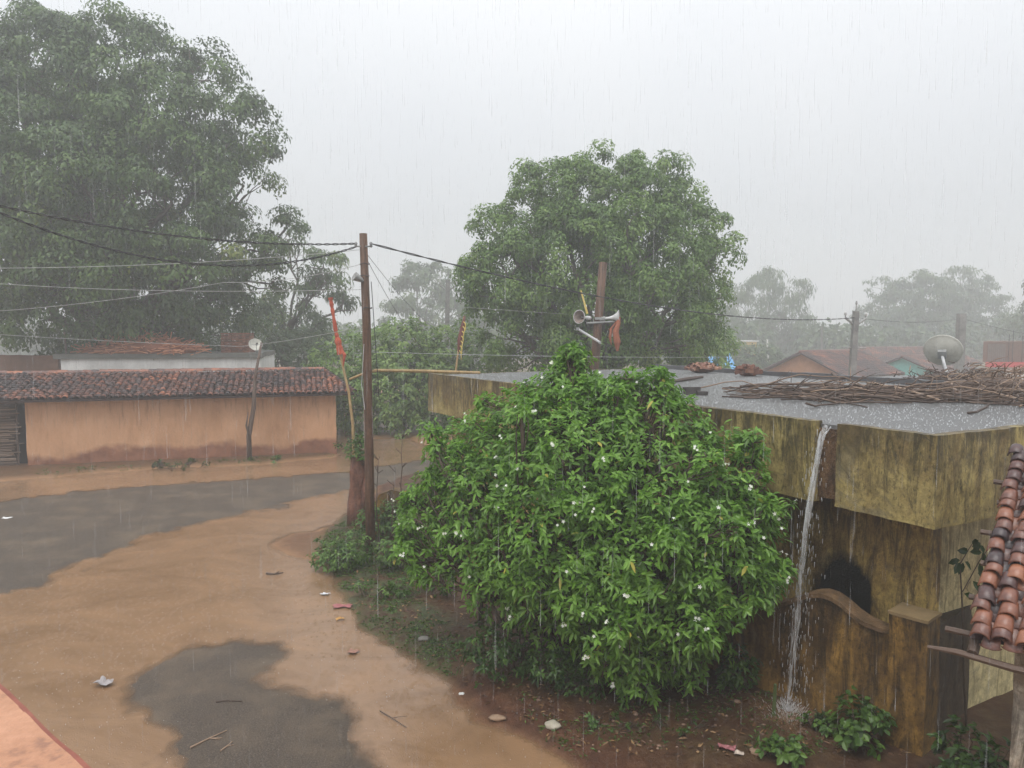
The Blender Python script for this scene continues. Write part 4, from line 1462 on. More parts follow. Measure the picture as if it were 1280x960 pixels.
# ================================================================== OWN TERRACE (left corner)
tp0, tp1 = P(0, 863, 1.70), P(104, 960, 1.38)
tz = 3.42
tp0 = on_plane(0, 863, (0, 0, tz), Z3); tp1 = on_plane(104, 960, (0, 0, tz), Z3)
tu = unit((tp1 - tp0) * [1, 1, 0]); tn = np.array([-tu[1], tu[0], 0])
if np.dot(tn, [0, -1, 0]) < 0: tn = -tn
ter = thing('terrace_parapet', 'salmon cement parapet corner with a red edge at the lower left', 'parapet', tp0 * [1, 1, 0])
mb = MB()
mb.gridbox(tp0 - tu * 4 + Z3 * (-3.42), tu * 8, tn * .28, Z3 * 3.42, .08, .006, 3)
mb.build('wall', M['salmon'], ter)
mb = MB()
mb.gridbox(tp0 - tu * 4 - tn * .011 + Z3 * -.045, tu * 8, tn * .011, Z3 * .042, .06, .004, 5)
mb.build('edge_line', M['salmon_edge'], ter)
fl_ = MB()
fl_.gridbox((tp0 + tn * .285 - tu * 4) * [1, 1, 0] + Z3 * 2.3, tu * 8, tn * 5, Z3 * .2, .5, .004)
o = recentre(fl_.build('terrace_floor', M['concrete']), tp0 * [1, 1, 0])
o['kind'] = 'structure'

# ================================================================== FAR BUILDINGS
def hut(label, apex_px, Y, width, wall_h, ridge_h, rdir, length, wallm, roofm, over=.5):
    """gable hut; apex of the near gable at a photo pixel column, ridge running along rdir"""
    rd_ = unit(np.array([*rdir, 0.0])); gw = np.array([rd_[1], -rd_[0], 0])
    ap = P(apex_px, 440, Y) * [1, 1, 0]
    t_ = thing('tiled_hut', label, 'house', ap)
    m_ = MB()
    a0 = ap + rd_ * .4
    sec = [(-width / 2, 0), (width / 2, 0), (width / 2, wall_h), (0, ridge_h - .12), (-width / 2, wall_h)]
    vs2 = [a0 + gw * x + Z3 * z + rd_ * d for d in (0, length - .8) for x, z in sec]
    m_.add(vs2, [(0, 1, 2, 3, 4), (9, 8, 7, 6, 5), (1, 6, 7, 2), (0, 4, 9, 5)])
    m_.build('wall', wallm, t_)
    m_ = MB()
    for sgn in (-1, 1):
        eo_ = ap + gw * sgn * (width / 2 + over) + Z3 * (wall_h - over * (ridge_h - wall_h) / (width / 2))
        top_ = ap + Z3 * ridge_h
        vv_ = top_ - eo_; S_ = np.linalg.norm(vv_); vv_ = vv_ / S_
        nn_ = unit(np.cross(rd_, vv_)); nn_ = nn_ if nn_[2] > 0 else -nn_
        m_.add([eo_ + nn_ * .0, eo_ + rd_ * length, top_ + rd_ * length, top_], [(0, 1, 2, 3)], .3)
        m_.add([eo_ - nn_ * .1, eo_ + rd_ * length - nn_ * .1, top_ + rd_ * length - nn_ * .1, top_ - nn_ * .1], [(0, 1, 2, 3)], .1)
        m_.add([eo_, top_, top_ - nn_ * .1, eo_ - nn_ * .1], [(0, 1, 2, 3)], .1)
        m_.add([eo_, eo_ + rd_ * length, eo_ + rd_ * length - nn_ * .1, eo_ - nn_ * .1], [(0, 1, 2, 3)], .1)
        tiles(m_, eo_, rd_, vv_, nn_, length, S_, pitch=.24, row=.3, r=.11, seg=4)
    m_.build('roof', roofm, t_, smooth=True)
    m_ = MB()
    m_.tube([ap + Z3 * (ridge_h + .02), ap + rd_ * length / 2 + Z3 * (ridge_h), ap + rd_ * length + Z3 * (ridge_h + .02)], .13, 8, .5)
    m_.build('ridge', roofm, t_, smooth=True)
    return t_


hut('brown mud hut with a wide tiled gable beyond the flat roof', 1000, 54, 6.2, 1.35, 2.85, (.75, .66), 9.5, flat('orange_mud', (.36, .19, .10), .8), M['tile'])
hut('turquoise gable hut with tiled roof left of the satellite dish', 1127, 64, 6.0, .95, 2.2, (.8, .6), 8, flat('turquoise_wash', (.16, .46, .42), .8), M['tile'])
hut('low tiled hut seen between the brown hut and the turquoise hut', 1062, 72, 7, 1.5, 2.75, (.95, .3), 12, flat('pale_mud', (.32, .22, .15), .8), M['tile'])

# building with a red band, right edge
Yb = 56
bz = lambda y: P(1250, y, Yb)[2]
x0, x1 = P(1232, 450, Yb)[0], P(1400, 450, Yb)[0]
rb = thing('red_band_building', 'white building with a red slab edge and a brown upper room at right', 'building', (x0, Yb, 0))
mb = MB(); mb.gridbox((x0 + .3, Yb + .3, 0), (x1 - x0, 0, 0), (3.4, 5, 0), (0, 0, bz(459)), .6, .01); mb.build('wall', M['white_wall'], rb)
mb = MB(); mb.gridbox((x0, Yb, bz(459) + .003), (x1 - x0, 0, 0), (3.8, 5.5, 0), (0, 0, bz(453) - bz(459)), .6, .01); mb.build('red_band', flat('red_paint', (.50, .05, .05), .5), rb)
mb = MB(); mb.gridbox((x0 + .1, Yb + .5, bz(453) + .006), (x1 - x0, 0, 0), (2.8, 4, 0), (0, 0, bz(427) - bz(453)), .6, .01); mb.build('upper_room', flat('brown_room', (.15, .085, .06), .7), rb)
mb = MB()
for k in range(9): mb.box((x0 + .5 + k * .15, Yb + .47, (bz(430) + bz(452)) / 2), (.10, .04, bz(430) - bz(452)))
mb.build('shutter', flat('grey_shutter', (.16, .13, .115), .6), rb)
for k, (px, y) in enumerate(((1263, 418), (1268, 413), (1280, 420))):
    mb = MB(); a_ = np.array([P(px, 440, Yb)[0], Yb + .2, bz(453)]); mb.tube([a_, a_ + Z3 * (bz(y) - bz(453))], .025, 5)
    mb.build('starter_rod', M['wire'], rb)
c = P(1240, 470, 30); c[2] = P(1240, 472, 30)[2]
mb = MB(); mb.gridbox((P(1228, 470, 33)[0], 33, 0), (1.0, 0, 0), (0, 1, 0), (0, 0, P(1228, 461, 33)[2]), .3, .02)
tag(recentre(mb.build('water_tank', flat('dark_tank', (.10, .095, .09), .6)), (P(1228, 470, 33)[0], 33, 0)), 'dark grey block tank in front of the red banded building', 'tank')

# blue tarpaulin lean-to and yellow wall, faint in the mist
Yt = 44
c = P(907, 520, Yt) * [1, 1, 0]
tarp = thing('tarpaulin_shelter', 'pale blue tarpaulin shelter just beyond the far roof edge', 'shelter', c)
mb = MB()
zl, zh = P(907, 474, Yt)[2], P(907, 447, Yt)[2]
pts = []
NXg, NZg = 14, 10
for j in range(NZg + 1):
    for i in range(NXg + 1):
        a, b = i / NXg, j / NZg
        pts.append(c + [(a - .5) * 1.5 - .12 * b + (.14 if a > .5 else -.1) * (1 - b), b * 1.6, zl + (zh - zl) * b + .05 * math.sin(a * 9) + .22 * a * b - .03])
fs = [(j * 15 + i, j * 15 + i + 1, (j + 1) * 15 + i + 1, (j + 1) * 15 + i) for j in range(NZg) for i in range(NXg)]
mb.add(pts, fs); mb.add([np.array(p) - [0, 0, .015] for p in pts], [f[::-1] for f in fs])
mb.build('sheet', flat('blue_tarp', (.15, .38, .66), .5), tarp, smooth=True)
mb = MB()
for a, b in ((-.5, .1), (.5, .1), (-.5, 1.5), (.5, 1.5)):
    q = c + [a * 1.05, b, 0]; mb.tube([q, q + Z3 * (zl if b < 1 else zh - .05)], .04, 6, .3)
mb.build('prop', M['wood'], tarp)
Yy = 95
c = P(935, 520, Yy) * [1, 1, 0]
yh = thing('yellow_hut', 'tiny yellow painted hut half hidden below the bamboo in the mist', 'hut', c)
mb = MB(); z1 = P(935, 427, Yy)[2]
mb.gridbox(c + [-.6, 0, 0], (1.5, 0, 0), (0, 3, 0), (0, 0, z1), .4, .01); mb.build('wall', flat('yellow_wash', (.62, .45, .12), .7), yh)
mb = MB(); mb.gridbox(c + [-1.1, -.2, z1 + .003], (2.2, 0, 0), (0, 3.4, 0), (0, 0, .12), .4, .01); mb.build('roof', M['white_wall'], yh)
mb = MB(); q = P(959, 520, 92) * [1, 1, 0]; mb.tube([q, P(959, 424, 92)], .09, 6)
tag(recentre(mb.build('white_post', M['white_wall']), q), 'thin white post standing right of the tiny yellow hut', 'post')
#PART4
# ================================================================== TREES
def gb(px, Y):
    q = P(px, 480, Y); q[2] = 0; return q


tree('mango_tree', 'huge dark mango tree filling the left of the sky behind the mud house', 'tree', gb(120, 37), px_lobes([
    (30, 72, 37, 2.1), (62, 60, 36, 1.7), (150, 72, 36.5, 1.9), (238, 98, 36.5, 1.5), (90, 120, 35, 2.8), (200, 165, 34.5, 2.8), (285, 178, 36, 2.1),
    (305, 232, 36, 1.45), (15, 180, 34, 3.2), (105, 235, 32.5, 3.3), (215, 255, 33, 2.9), (-60, 140, 37, 4), (-85, 300, 36, 4.2), (15, 315, 33, 3.1),
    (130, 345, 33, 3.0), (240, 335, 33.5, 2.6), (312, 312, 36, 1.4), (352, 292, 37, .8), (338, 355, 37, .9), (60, 400, 34.5, 2.5), (180, 410, 34.5, 2.4),
    (268, 405, 36, 1.6), (100, 190, 40, 4), (200, 250, 40, 3.8), (0, 300, 40, 4.5), (150, 360, 40, 3.8)]),
    M['leaf_mango'], M['bark'], (.20, .105), 250, .64, .95, .3, .32, .75, None, .03, keep_low=.4, flat_=.75)

tree('branching_tree', 'gnarled tree with scattered leaf clumps right of the mango above the roof end', 'tree', gb(350, 46), px_lobes([
    (403, 336, 46, 1.15), (428, 380, 46, .85), (408, 352, 46, .8), (380, 372, 46, .75), (372, 398, 46, .8), (345, 375, 47, .9), (330, 402, 46, 1.2), (300, 395, 46, 1.2),
    (360, 300, 46, .7), (350, 420, 46, 1.0), (395, 405, 46, .6)]),
    M['leaf_mango'], M['bark'], (.34, .11), 75, .85, .75, .4, .4, .28, None, .05, fork=.55)

tree('broadleaf_tree', 'big round broadleaf tree behind the horns and the flat roof', 'tree', gb(745, 30), px_lobes([
    (712, 252, 30, 1.6), (800, 243, 30, 1.65), (755, 240, 31, 1.5), (662, 282, 30, 1.3), (856, 296, 30, 1.5), (622, 296, 30, 1.0), (668, 240, 30.5, .8), (845, 250, 30.5, .9), (895, 318, 30, .7), (600, 350, 30, .8), (640, 350, 29.5, 1.8),
    (715, 330, 28.3, 2), (800, 325, 28.3, 2.1), (872, 330, 30, 1.25), (884, 372, 30, .95), (612, 395, 30, .95), (655, 420, 29.5, 1.6), (740, 412, 28.8, 1.9),
    (828, 402, 29, 1.8), (862, 432, 30, 1.1), (760, 290, 32, 2.5), (700, 350, 33, 2.6), (815, 380, 33, 2.3)]),
    M['leaf_mid'], M['bark_grey'], (.15, .078), 200, 1.35, .55, .25, .2, .4, None, .08, keep_low=.75, flat_=.95)

tree('young_tree', 'pale hazy tree standing beyond the slim forked pole', 'tree', gb(530, 99.2), px_lobes(farther(1.6, [
    (527, 372, 62, 2.2), (510, 402, 62, 2.0), (545, 352, 62, 1.3), (560, 402, 62, 2.3), (520, 345, 62, .9), (575, 375, 62, 1.6), (590, 420, 62, 2)])),
    M['leaf_far'], M['bark'], (0.525, 0.255), 70, 0.292969, 1.28, .4, .4, .35)

tree('bamboo_clump', 'feathery pale bamboo clump in the mist right of the round tree', 'bamboo', gb(950, 117.8), px_lobes(farther(1.9, [
    (950, 372, 62, 1.8), (935, 395, 62, 2.0), (962, 352, 62, 1.0), (985, 368, 62, .9), (1003, 362, 62, .5), (978, 398, 62, 1.7), (1002, 412, 62, 1.2), (908, 410, 62, 1.6),
    (930, 430, 61, 2), (975, 428, 61, 2), (915, 375, 63, 1.3)])),
    M['leaf_far'], M['bark_grey'], (0.625, 0.165), 60, 0.270083, 1.52, .7, .6, .22, None, .12, fork=.12)

tree('spreading_tree', 'dense hazy dome shaped tree behind the turquoise hut', 'tree', gb(1150, 129.2), px_lobes(farther(1.9, [
    (1150, 378, 68, 2.6), (1118, 395, 68, 2.1), (1178, 392, 69, 2.6), (1105, 420, 68, 2.2), (1140, 420, 67, 2.6), (1180, 425, 67, 2.4), (1165, 362, 69, 1.2)])),
    M['leaf_far'], M['bark'], (0.575, 0.285), 90, 0.228532, 1.596, .4, .4, .5)

tree('sparse_tree', 'thin see-through tree at the left of the dense hazy dome tree', 'tree', gb(1098, 140.6), px_lobes(farther(1.9, [
    (1102, 362, 74, 1.3), (1090, 385, 74, 1.2), (1080, 402, 74, 1.1), (1112, 380, 74, 1.6), (1100, 420, 74, 1.6)])),
    M['leaf_far'], M['bark'], (0.525, 0.255), 34, 0.174515, 1.368, .4, .4, .2, None, .1)

tree('spreading_tree', 'tall loose hazy tree right of the dome tree behind the plain pole', 'tree', gb(1215, 136.8), px_lobes(farther(1.9, [
    (1212, 362, 72, 1.7), (1200, 343, 72, .9), (1232, 372, 72, 1.7), (1245, 395, 72, 1.8), (1215, 400, 71, 2.6), (1235, 425, 71, 2.5), (1205, 430, 71, 2)])),
    M['leaf_far'], M['bark'], (0.575, 0.27), 62, 0.207756, 1.596, .4, .4, .4, None, .05)

tree('dark_tree', 'darker tree just entering at the right edge above the red banded building', 'tree', gb(1300, 93.5), px_lobes(farther(1.7, [
    (1292, 368, 55, 1.0), (1300, 395, 55, 1.0), (1330, 380, 55, 2), (1275, 412, 60, 1.3), (1310, 425, 56, 1.8)])),
    M['leaf_far'], M['bark'], (0.5, 0.24), 80, 0.311419, 1.088, .4, .4, .3)

# shrubs beyond the road
shr = dict(per=9, dens=9, L=.26, W=.10, stem_r=.05, fine=False, depth=.6)
shrub('tall_shrub', 'tall green shrub mass right of the mud house end', 'shrub', gb(440, 33), px_lobes([
    (432, 462, 33, 1.5), (405, 462, 34, 1.0), (455, 440, 34, 1.3), (440, 505, 32.0, 1.2), (470, 490, 31.5, 1.3), (418, 500, 33.5, 1.2)]), M['leaf_mid'], light=0.16, **shr)
shrub('tall_shrub', 'tall leafy shrub between the wooden pole and the flat roof', 'shrub', gb(505, 32), px_lobes([
    (490, 445, 32.5, 1.5), (515, 432, 33, 1.3), (505, 480, 31.5, 1.5), (500, 512, 31, 1.1), (530, 470, 32, 1.3), (480, 515, 31, .9)]), M['leaf_mid'], light=0.2, **shr)
shrub('tall_shrub', 'dark shrub mass hidden partly behind the flat roof corner', 'shrub', gb(560, 33), px_lobes([
    (548, 470, 33, 1.5), (570, 440, 34, 1.5), (560, 505, 32, 1.3), (530, 515, 31.5, .9), (600, 460, 34, 1.6)]), M['leaf_mid'], light=0.12, **shr)
shrub('tall_shrub', 'light green shrub at the right foot of the round tree', 'shrub', gb(885, 38), px_lobes([
    (880, 428, 38, 1.2), (905, 425, 39, .8), (860, 445, 38, 1.2), (890, 455, 37.5, 1.1)]), M['leaf_mid'], light=0.24, **shr)
shrub('tall_shrub', 'grey green shrub band under the mango tree behind the white house', 'shrub', gb(360, 42), px_lobes([
    (300, 450, 42, 1.6), (345, 445, 42, 1.5), (385, 440, 43, 1.5), (400, 425, 46, 1.5), (260, 450, 42, 1.5)]), M['leaf_far'], **shr)

shrub('tall_shrub', 'misty low shrub hiding the foot of the tiny yellow hut', 'shrub', gb(938, 80), px_lobes([
    (925, 448, 80, 1.6), (945, 446, 80, 1.5), (960, 450, 80, 1.6), (908, 446, 80, 1.5), (935, 456, 79, 1.6)]), M['leaf_far'], per=9, dens=5, L=.4, W=.2, stem_r=.05, fine=False, depth=.6)

# far wood closing the horizon: one mass
mb = MB()
for k in range(130):
    px = -500 + k * 17.5
    Y = random.uniform(105, 140)
    c = P(px, 432 + random.uniform(-8, 6), Y)
    hgt = random.uniform(2.2, 4.5)
    n = 420
    d = rand_dirs(n)
    pos = c + d * (np.array([3.4, 2.5, hgt]) * rng.uniform(.6, 1.05, n)[:, None])
    pos[:, 2] = np.maximum(pos[:, 2], .2)
    leaves(mb, pos, rand_dirs(n), rand_dirs(n), rng.uniform(.7, 1.3, n), rng.uniform(.4, .7, n), .2, np.clip(rng.normal(.45, .15, n), 0, 1))
fw_ = mb.build('far_wood', M['leaf_far'])
fw_['kind'] = 'stuff'
tag(fw_, 'faint misty belt of woodland closing the horizon', 'woodland')

# ================================================================== THE FLOWERING SHRUB
bl = px_lobes([
    (714, 466, 9.7, .17), (717, 452, 9.7, .10), (716, 482, 9.7, .28), (700, 512, 9.7, .56), (740, 508, 9.6, .40), (812, 488, 9.4, .30), (806, 508, 9.4, .40), (812, 540, 9.3, .62), (645, 545, 9.9, .66), (585, 575, 10.1, .58), (555, 630, 10.1, .52),
    (540, 690, 9.9, .42), (620, 630, 9.6, .85), (720, 590, 9.2, 1.0), (820, 600, 8.9, .85), (895, 600, 8.6, .55), (700, 680, 8.9, .95), (800, 690, 8.5, .95),
    (885, 690, 8.3, .78), (925, 725, 8.15, .44), (925, 640, 8.4, .42), (850, 760, 8.2, .62), (770, 760, 8.4, .70), (690, 745, 8.8, .58), (800, 832, 8.25, .38),
    (850, 820, 8.2, .32), (610, 700, 9.4, .60), (755, 680, 9.8, .9), (940, 580, 8.5, .22)])
for k in range(110):                                           # shoots standing out of the mass
    c_, r_0 = random.choice(bl[:26])
    d_ = rand_dirs(1)[0]; d_[1] = -abs(d_[1]) * .6; d_[2] = d_[2] * .6 + .35; d_ = unit(d_)
    bl.append((c_ + d_ * r_0 * random.uniform(.9, 1.2), random.uniform(.07, .18)))
bb = np.array([1.25, 9.4, 0.0]); bb[2] = Hs(bb[0], bb[1])
bush, bcs, bouts = shrub('flowering_shrub', 'large leafy green shrub dotted with white flowers in front of the flat roof house', 'shrub', bb, bl,
                         M['leaf_bush'], per=7, dens=100, L=.10, W=.037, stem_r=.035, fine=True, depth=.55, lowkeep=.6, gaps=-.38)
# white pinwheel flowers, each a part of the shrub
fl_idx = [i for i in range(len(bcs)) if bouts[i][1] < .25 and bouts[i][2] > -.3]
random.shuffle(fl_idx)
nfl = 0
for i in fl_idx:
    if nfl >= 80: break
    c = bcs[i] + bouts[i] * .09
    ds = np.array([np.linalg.norm(c - L_[0]) / L_[1] for L_ in bl])
    if ds.min() < 1.0: continue
    mb = MB()
    for q in range(random.choice((1, 1, 2, 3))):
        cc = c + rand_dirs(1)[0] * .035 * (q > 0)
        ax = unit(bouts[i] + np.array([0, -.7, .4]) + rand_dirs(1)[0] * .4)
        r1 = unit(np.cross(ax, rand_dirs(1)[0])); r2 = np.cross(ax, r1)
        a = np.arange(5) * 1.2566
        d = np.cos(a)[:, None] * r1 + np.sin(a)[:, None] * r2 + ax * .2
        leaves(mb, np.repeat(cc[None], 5, 0), d, np.repeat(ax[None], 5, 0), np.full(5, random.uniform(.016, .026)), np.full(5, .013), 0, np.full(5, .8), True)
        mb.tube([cc - ax * .03, cc], [.003, .005], 5)
    mb.build('flower', M['petal'], bush)
    nfl += 1

# undergrowth below it
ug = dict(per=8, fine=False, depth=.7, stem_r=.012)
def low(name, label, px, py, spread, hgt, L=.07, W=.035, dens=70, light=-.05, mat='leaf_weed', group=None, fine=False):
    q = GP(px, py)
    k = 940 / q[1]
    lob = []
    n = max(5, int(spread * 17))
    for j in range(n):
        r = hgt * random.uniform(.35, .6)
        lob.append((q + [random.uniform(-1, 1) * spread, random.uniform(-.6, .9) * spread, hgt * random.uniform(.35, .75)], r))
    return shrub(name, label, 'plant', q, lob, M[mat], per=7, dens=dens, L=L, W=W, stem_r=.008, fine=fine, depth=.7, light=light, group=group)[0]


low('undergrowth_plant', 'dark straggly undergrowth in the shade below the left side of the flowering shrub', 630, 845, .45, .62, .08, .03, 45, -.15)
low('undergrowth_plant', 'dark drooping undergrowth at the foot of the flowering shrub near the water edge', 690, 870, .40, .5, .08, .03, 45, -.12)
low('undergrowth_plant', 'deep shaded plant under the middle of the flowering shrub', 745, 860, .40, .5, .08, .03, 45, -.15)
low('weed_clump', 'dense weed clump at the left foot of the wooden pole', 428, 712, .34, .62, .085, .04, 60, .14)
low('weed_clump', 'leafy weeds just right of the wooden pole foot', 500, 715, .38, .6, .09, .045, 55, .14)
low('weed_clump', 'low weeds spreading in front of the wooden pole', 468, 745, .40, .22, .06, .03, 80, .16)
low('weed_clump', 'green weeds behind the wooden pole beside the red stump', 482, 672, .35, .8, .09, .04, 45, .12)
low('weed_clump', 'weedy tuft between the pole and the flowering shrub', 530, 745, .35, .35, .07, .035, 60, .05)
low('broad_leaf_plant', 'bright green rounded plant right beside the splash of the stream', 985, 950, .17, .26, .075, .055, 60, .2, fine=True)
low('broad_leaf_plant', 'taller round leaved plant at the foot of the compound wall', 1080, 935, .16, .40, .085, .07, 45, .15, fine=True)
low('broad_leaf_plant', 'small green plant between the splash and the wall foot', 1028, 915, .13, .18, .07, .05, 60, .15, fine=True)
low('broad_leaf_plant', 'dark green plant in the passage below the tile roof', 1228, 985, .18, .45, .10, .045, 40, -.1, fine=True)
low('broad_leaf_plant', 'dim low weeds at the bottom edge right of the pillar', 1196, 990, .2, .25, .07, .04, 60, -.1)
low('broad_leaf_plant', 'small sapling with a few leaves against the brown wall foot', 921, 862, .06, .42, .08, .04, 40, .0, fine=True)
low('weed_clump', 'thin green weeds along the mud wall foot right of the leaning post', 332, 579, .5, .22, .10, .045, 35, .1)
low('weed_clump', 'tiny weeds on the bank below the stones', 760, 905, .3, .10, .05, .03, 60, .0)
low('weed_clump', 'small weeds scattered on the bare red soil', 850, 915, .35, .10, .05, .03, 50, .0)
low('weed_clump', 'dark ash coloured weeds heaped against the mud wall foot', 220, 585, .9, .18, .09, .05, 30, -.25)
# little tree silhouette beside the tile roof
Yq = 7.72
sap = thing('sapling', 'slender dark sapling with broad leaves beside the tile roof', 'sapling', P(1207, 960, Yq) * [1, 1, 0])
mb = MB()
stem_pts = [P(1207, 960, Yq) * [1, 1, 0], P(1205, 850, Yq), P(1203, 760, Yq), P(1200, 705, Yq), P(1215, 680, Yq)]
mb.tube(stem_pts, [.012, .011, .009, .006, .003], 6)
mb.tube([P(1203, 740, Yq), P(1225, 700, Yq), P(1240, 680, Yq)], [.006, .005, .003], 5)
mb.build('stem', M['bark'], sap)
mb = MB()
base_l, dir_l = [], []
for px, py, dx, dz_ in ((1200, 700, -1, -.1), (1200, 703, -.8, -.9), (1204, 703, -.2, -1), (1206, 702, .7, -.6), (1208, 692, -.5, .3), (1212, 690, .5, .1), (1215, 684, .8, .5), (1218, 682, -.2, .9),
                       (1226, 700, .8, -.2), (1230, 692, -.3, .8), (1236, 684, .9, .2), (1240, 680, .4, .9), (1224, 704, .2, -.9), (1210, 690, -.9, .5), (1222, 716, .9, -.5), (1216, 726, .6, -.8), (1205, 742, .9, -.2), (1228, 690, .2, -.8), (1219, 690, .1, .9)):
    base_l.append(P(px, py, Yq)); dir_l.append((dx, random.uniform(-.5, .3), dz_))
leaves(mb, np.array(base_l), np.array(dir_l), np.array([[.1, -1, .5]] * len(base_l)) + rng.normal(size=(len(base_l), 3)) * .3, np.full(len(base_l), .125), np.full(len(base_l), .07), .2, np.full(len(base_l), .12), True)
mb.build('foliage', M['leaf_weed'], sap)

# red stump with creeper
q = GP(450, 655)
sp2 = thing('tree_stump', 'red brown stump post with a leafy creeper on its top beside the road', 'stump', q)
Yq = q[1]
mb = MB()
pts = [q - Z3 * .1, P(448, 630, Yq), P(446, 608, Yq), P(449, 590, Yq), P(448, 572, Yq)]
mb.tube(pts, [.26, .21, .17, .19, .16], 12)
mb.tube([P(452, 650, Yq - .1), P(458, 610, Yq - .1), P(462, 580, Yq - .1)], [.13, .10, .07], 8)
V0 = mb.v[0]; mb.v[0] = V0 + np.stack([noise3(V0 * 4 + k) for k in (1, 5, 9)], -1) * .05
mb.build('trunk', mat_noise('red_stump_bark', [(.3, (.07, .028, .018)), (.6, (.20, .085, .052)), (.8, (.30, .15, .10))], 5, 6, .6, (2, 2, .6), 22, .9, .04), sp2, smooth=True)
cs_lob = px_lobes([(446, 562, Yq, .24), (440, 580, Yq - .1, .15), (456, 575, Yq - .1, .16), (450, 548, Yq, .15), (425, 556, Yq, .08)])
tmp, _, _ = shrub('creeper', '', 'x', P(448, 575, Yq), cs_lob, M['leaf_weed'], per=7, dens=70, L=.10, W=.045, stem_r=.01, fine=False, depth=.7, light=.08)
for ch in list(tmp.children):
    ch.name = 'creeper_' + ch.name.split('.')[0]
    ch.parent = sp2
    ch.location = np.array(tmp.location) - np.array(sp2.location)
bpy.data.objects.remove(tmp)
# broken ochre wall stump behind the weeds
a_ = GP(474, 668); 
mb = MB()
prof_px = [(462, 640), (474, 618), (490, 612), (504, 616), (520, 612), (540, 620), (560, 618)]
pl = [P(px, py, a_[1] - .15 * k * .5) for k, (px, py) in enumerate(prof_px)]
top_ = np.array(pl); bot_ = top_.copy(); bot_[:, 2] = -.1
fr = np.concatenate([bot_, top_]); bk_ = fr + np.array([.05, .24, 0])
n = len(pl)
F = [(i, i + 1, n + i + 1, n + i) for i in range(n - 1)]
F2 = [tuple(2 * n + k for k in f[::-1]) for f in F]
F3 = [(n + i, n + i + 1, 3 * n + i + 1, 3 * n + i) for i in range(n - 1)]
mb.add(np.concatenate([fr, bk_]), F + F2 + F3 + [(0, n, 3 * n, 2 * n), (n - 1, 3 * n - 1, 4 * n - 1, 2 * n - 1)])
tag(recentre(mb.build('broken_wall', M['compound']), a_ * [1, 1, 0]), 'broken ochre wall stump showing through weeds right of the wooden pole', 'wall')
# bare weed stalks
for k, (px, pb, pt, lbl) in enumerate(((475, 690, 575, 'bare dark weed stalk nearest the wooden pole'), (493, 690, 590, 'bare weed stalk with seed heads in the middle of the weeds'),
                                       (511, 680, 548, 'taller bare weed stalk next to the flowering shrub'))):
    q = GP(px, pb)
    m_ = MB()
    tp = P(px + (-2, 1, -8)[k], pt, q[1])
    p_, r2 = limb(q - Z3 * .05, tp, .014, .006, .06, 8)
    m_.tube(p_, r2, 5, .2)
    for j in range(9):
        a0_ = p_[random.randint(4, 7)]
        m_.tube([a0_, a0_ + np.array([random.gauss(0, .08), random.gauss(0, .05), random.uniform(.05, .16)])], [.005, .009], 4, .15)
    tag(recentre(m_.build('dry_stalk', M['wood'], smooth=True), q), lbl, 'weed')
q = GP(967, 895)
mb = MB(); mb.tube([q - Z3 * .05, q + [.005, 0, .2], q + [.01, 0, .36]], [.022, .02, .017], 7)
tag(recentre(mb.build('bamboo_stub', flat('green_bamboo', (.10, .14, .05), .5)), q), 'short green bamboo stub standing by the dark wall edge near the splash', 'stub')
# grey post under the shrub's left
q = GP(601, 785)
mb = MB(); mb.tube([q - Z3 * .1, q + [.0, 0, .8], P(604, 700, q[1])], [.04, .036, .03], 8)
tag(recentre(mb.build('grey_post', M['bark_grey'], smooth=True), q), 'slim grey post standing under the left side of the flowering shrub', 'post')

# ground cover: grass and leaf litter (stuff)
def scatter(poly, n, cond=None):
    poly = np.asarray(poly)
    lo, hi = poly.min(0), poly.max(0)
    pts = rng.uniform(lo, hi, (n * 6, 2))
    sd = poly_sd(poly, pts[:, 0], pts[:, 1])
    pts = pts[sd > .05][:n]
    z = H(pts[:, 0], pts[:, 1])
    ok = z > .012
    return np.column_stack([pts, z])[ok]


gp = np.concatenate([scatter(MOSS, 2600), scatter(gpoly([(600, 850), (700, 955), (1180, 958), (960, 870), (800, 840)]), 700),
                     scatter(gpoly([(40, 602), (420, 575), (425, 569), (40, 590)]), 900)])
keepn = (fbm2(gp[:, 0], gp[:, 1], 2.2, 4.4) > -.1)
gp = gp[keepn]
mb = MB()
k = np.repeat(np.arange(len(gp)), 5)
N = len(k)
d = rng.normal(size=(N, 3)) * [1, 1, .2] + [0, 0, .8]
leaves(mb, gp[k] + rng.normal(size=(N, 3)) * [.03, .03, 0], d, rand_dirs(N), rng.uniform(.03, .09, N), rng.uniform(.008, .02, N), .4, np.clip(rng.normal(.45, .2, N), 0, 1))
o = mb.build('grass', M['leaf_weed']); o['kind'] = 'stuff'; tag(o, 'short weeds and grass growing on the muddy bank', 'grass')
lp = scatter(gpoly([(420, 740), (480, 790), (600, 880), (720, 958), (1180, 962), (960, 870), (800, 830), (560, 740), (470, 690)]), 1500)
mb = MB()
N = len(lp)
d = rng.normal(size=(N, 3)) * [1, 1, .15]
leaves(mb, lp + [0, 0, .012], d, np.array([0, 0, 1.0]) + rng.normal(size=(N, 3)) * .35, rng.uniform(.03, .10, N), rng.uniform(.015, .04, N), .1, np.clip(rng.normal(.45, .25, N), 0, 1), True)
o = mb.build('leaf_litter', M['leaf_dry']); o['kind'] = 'stuff'; tag(o, 'fallen brown leaves and debris on the red soil', 'leaf litter')
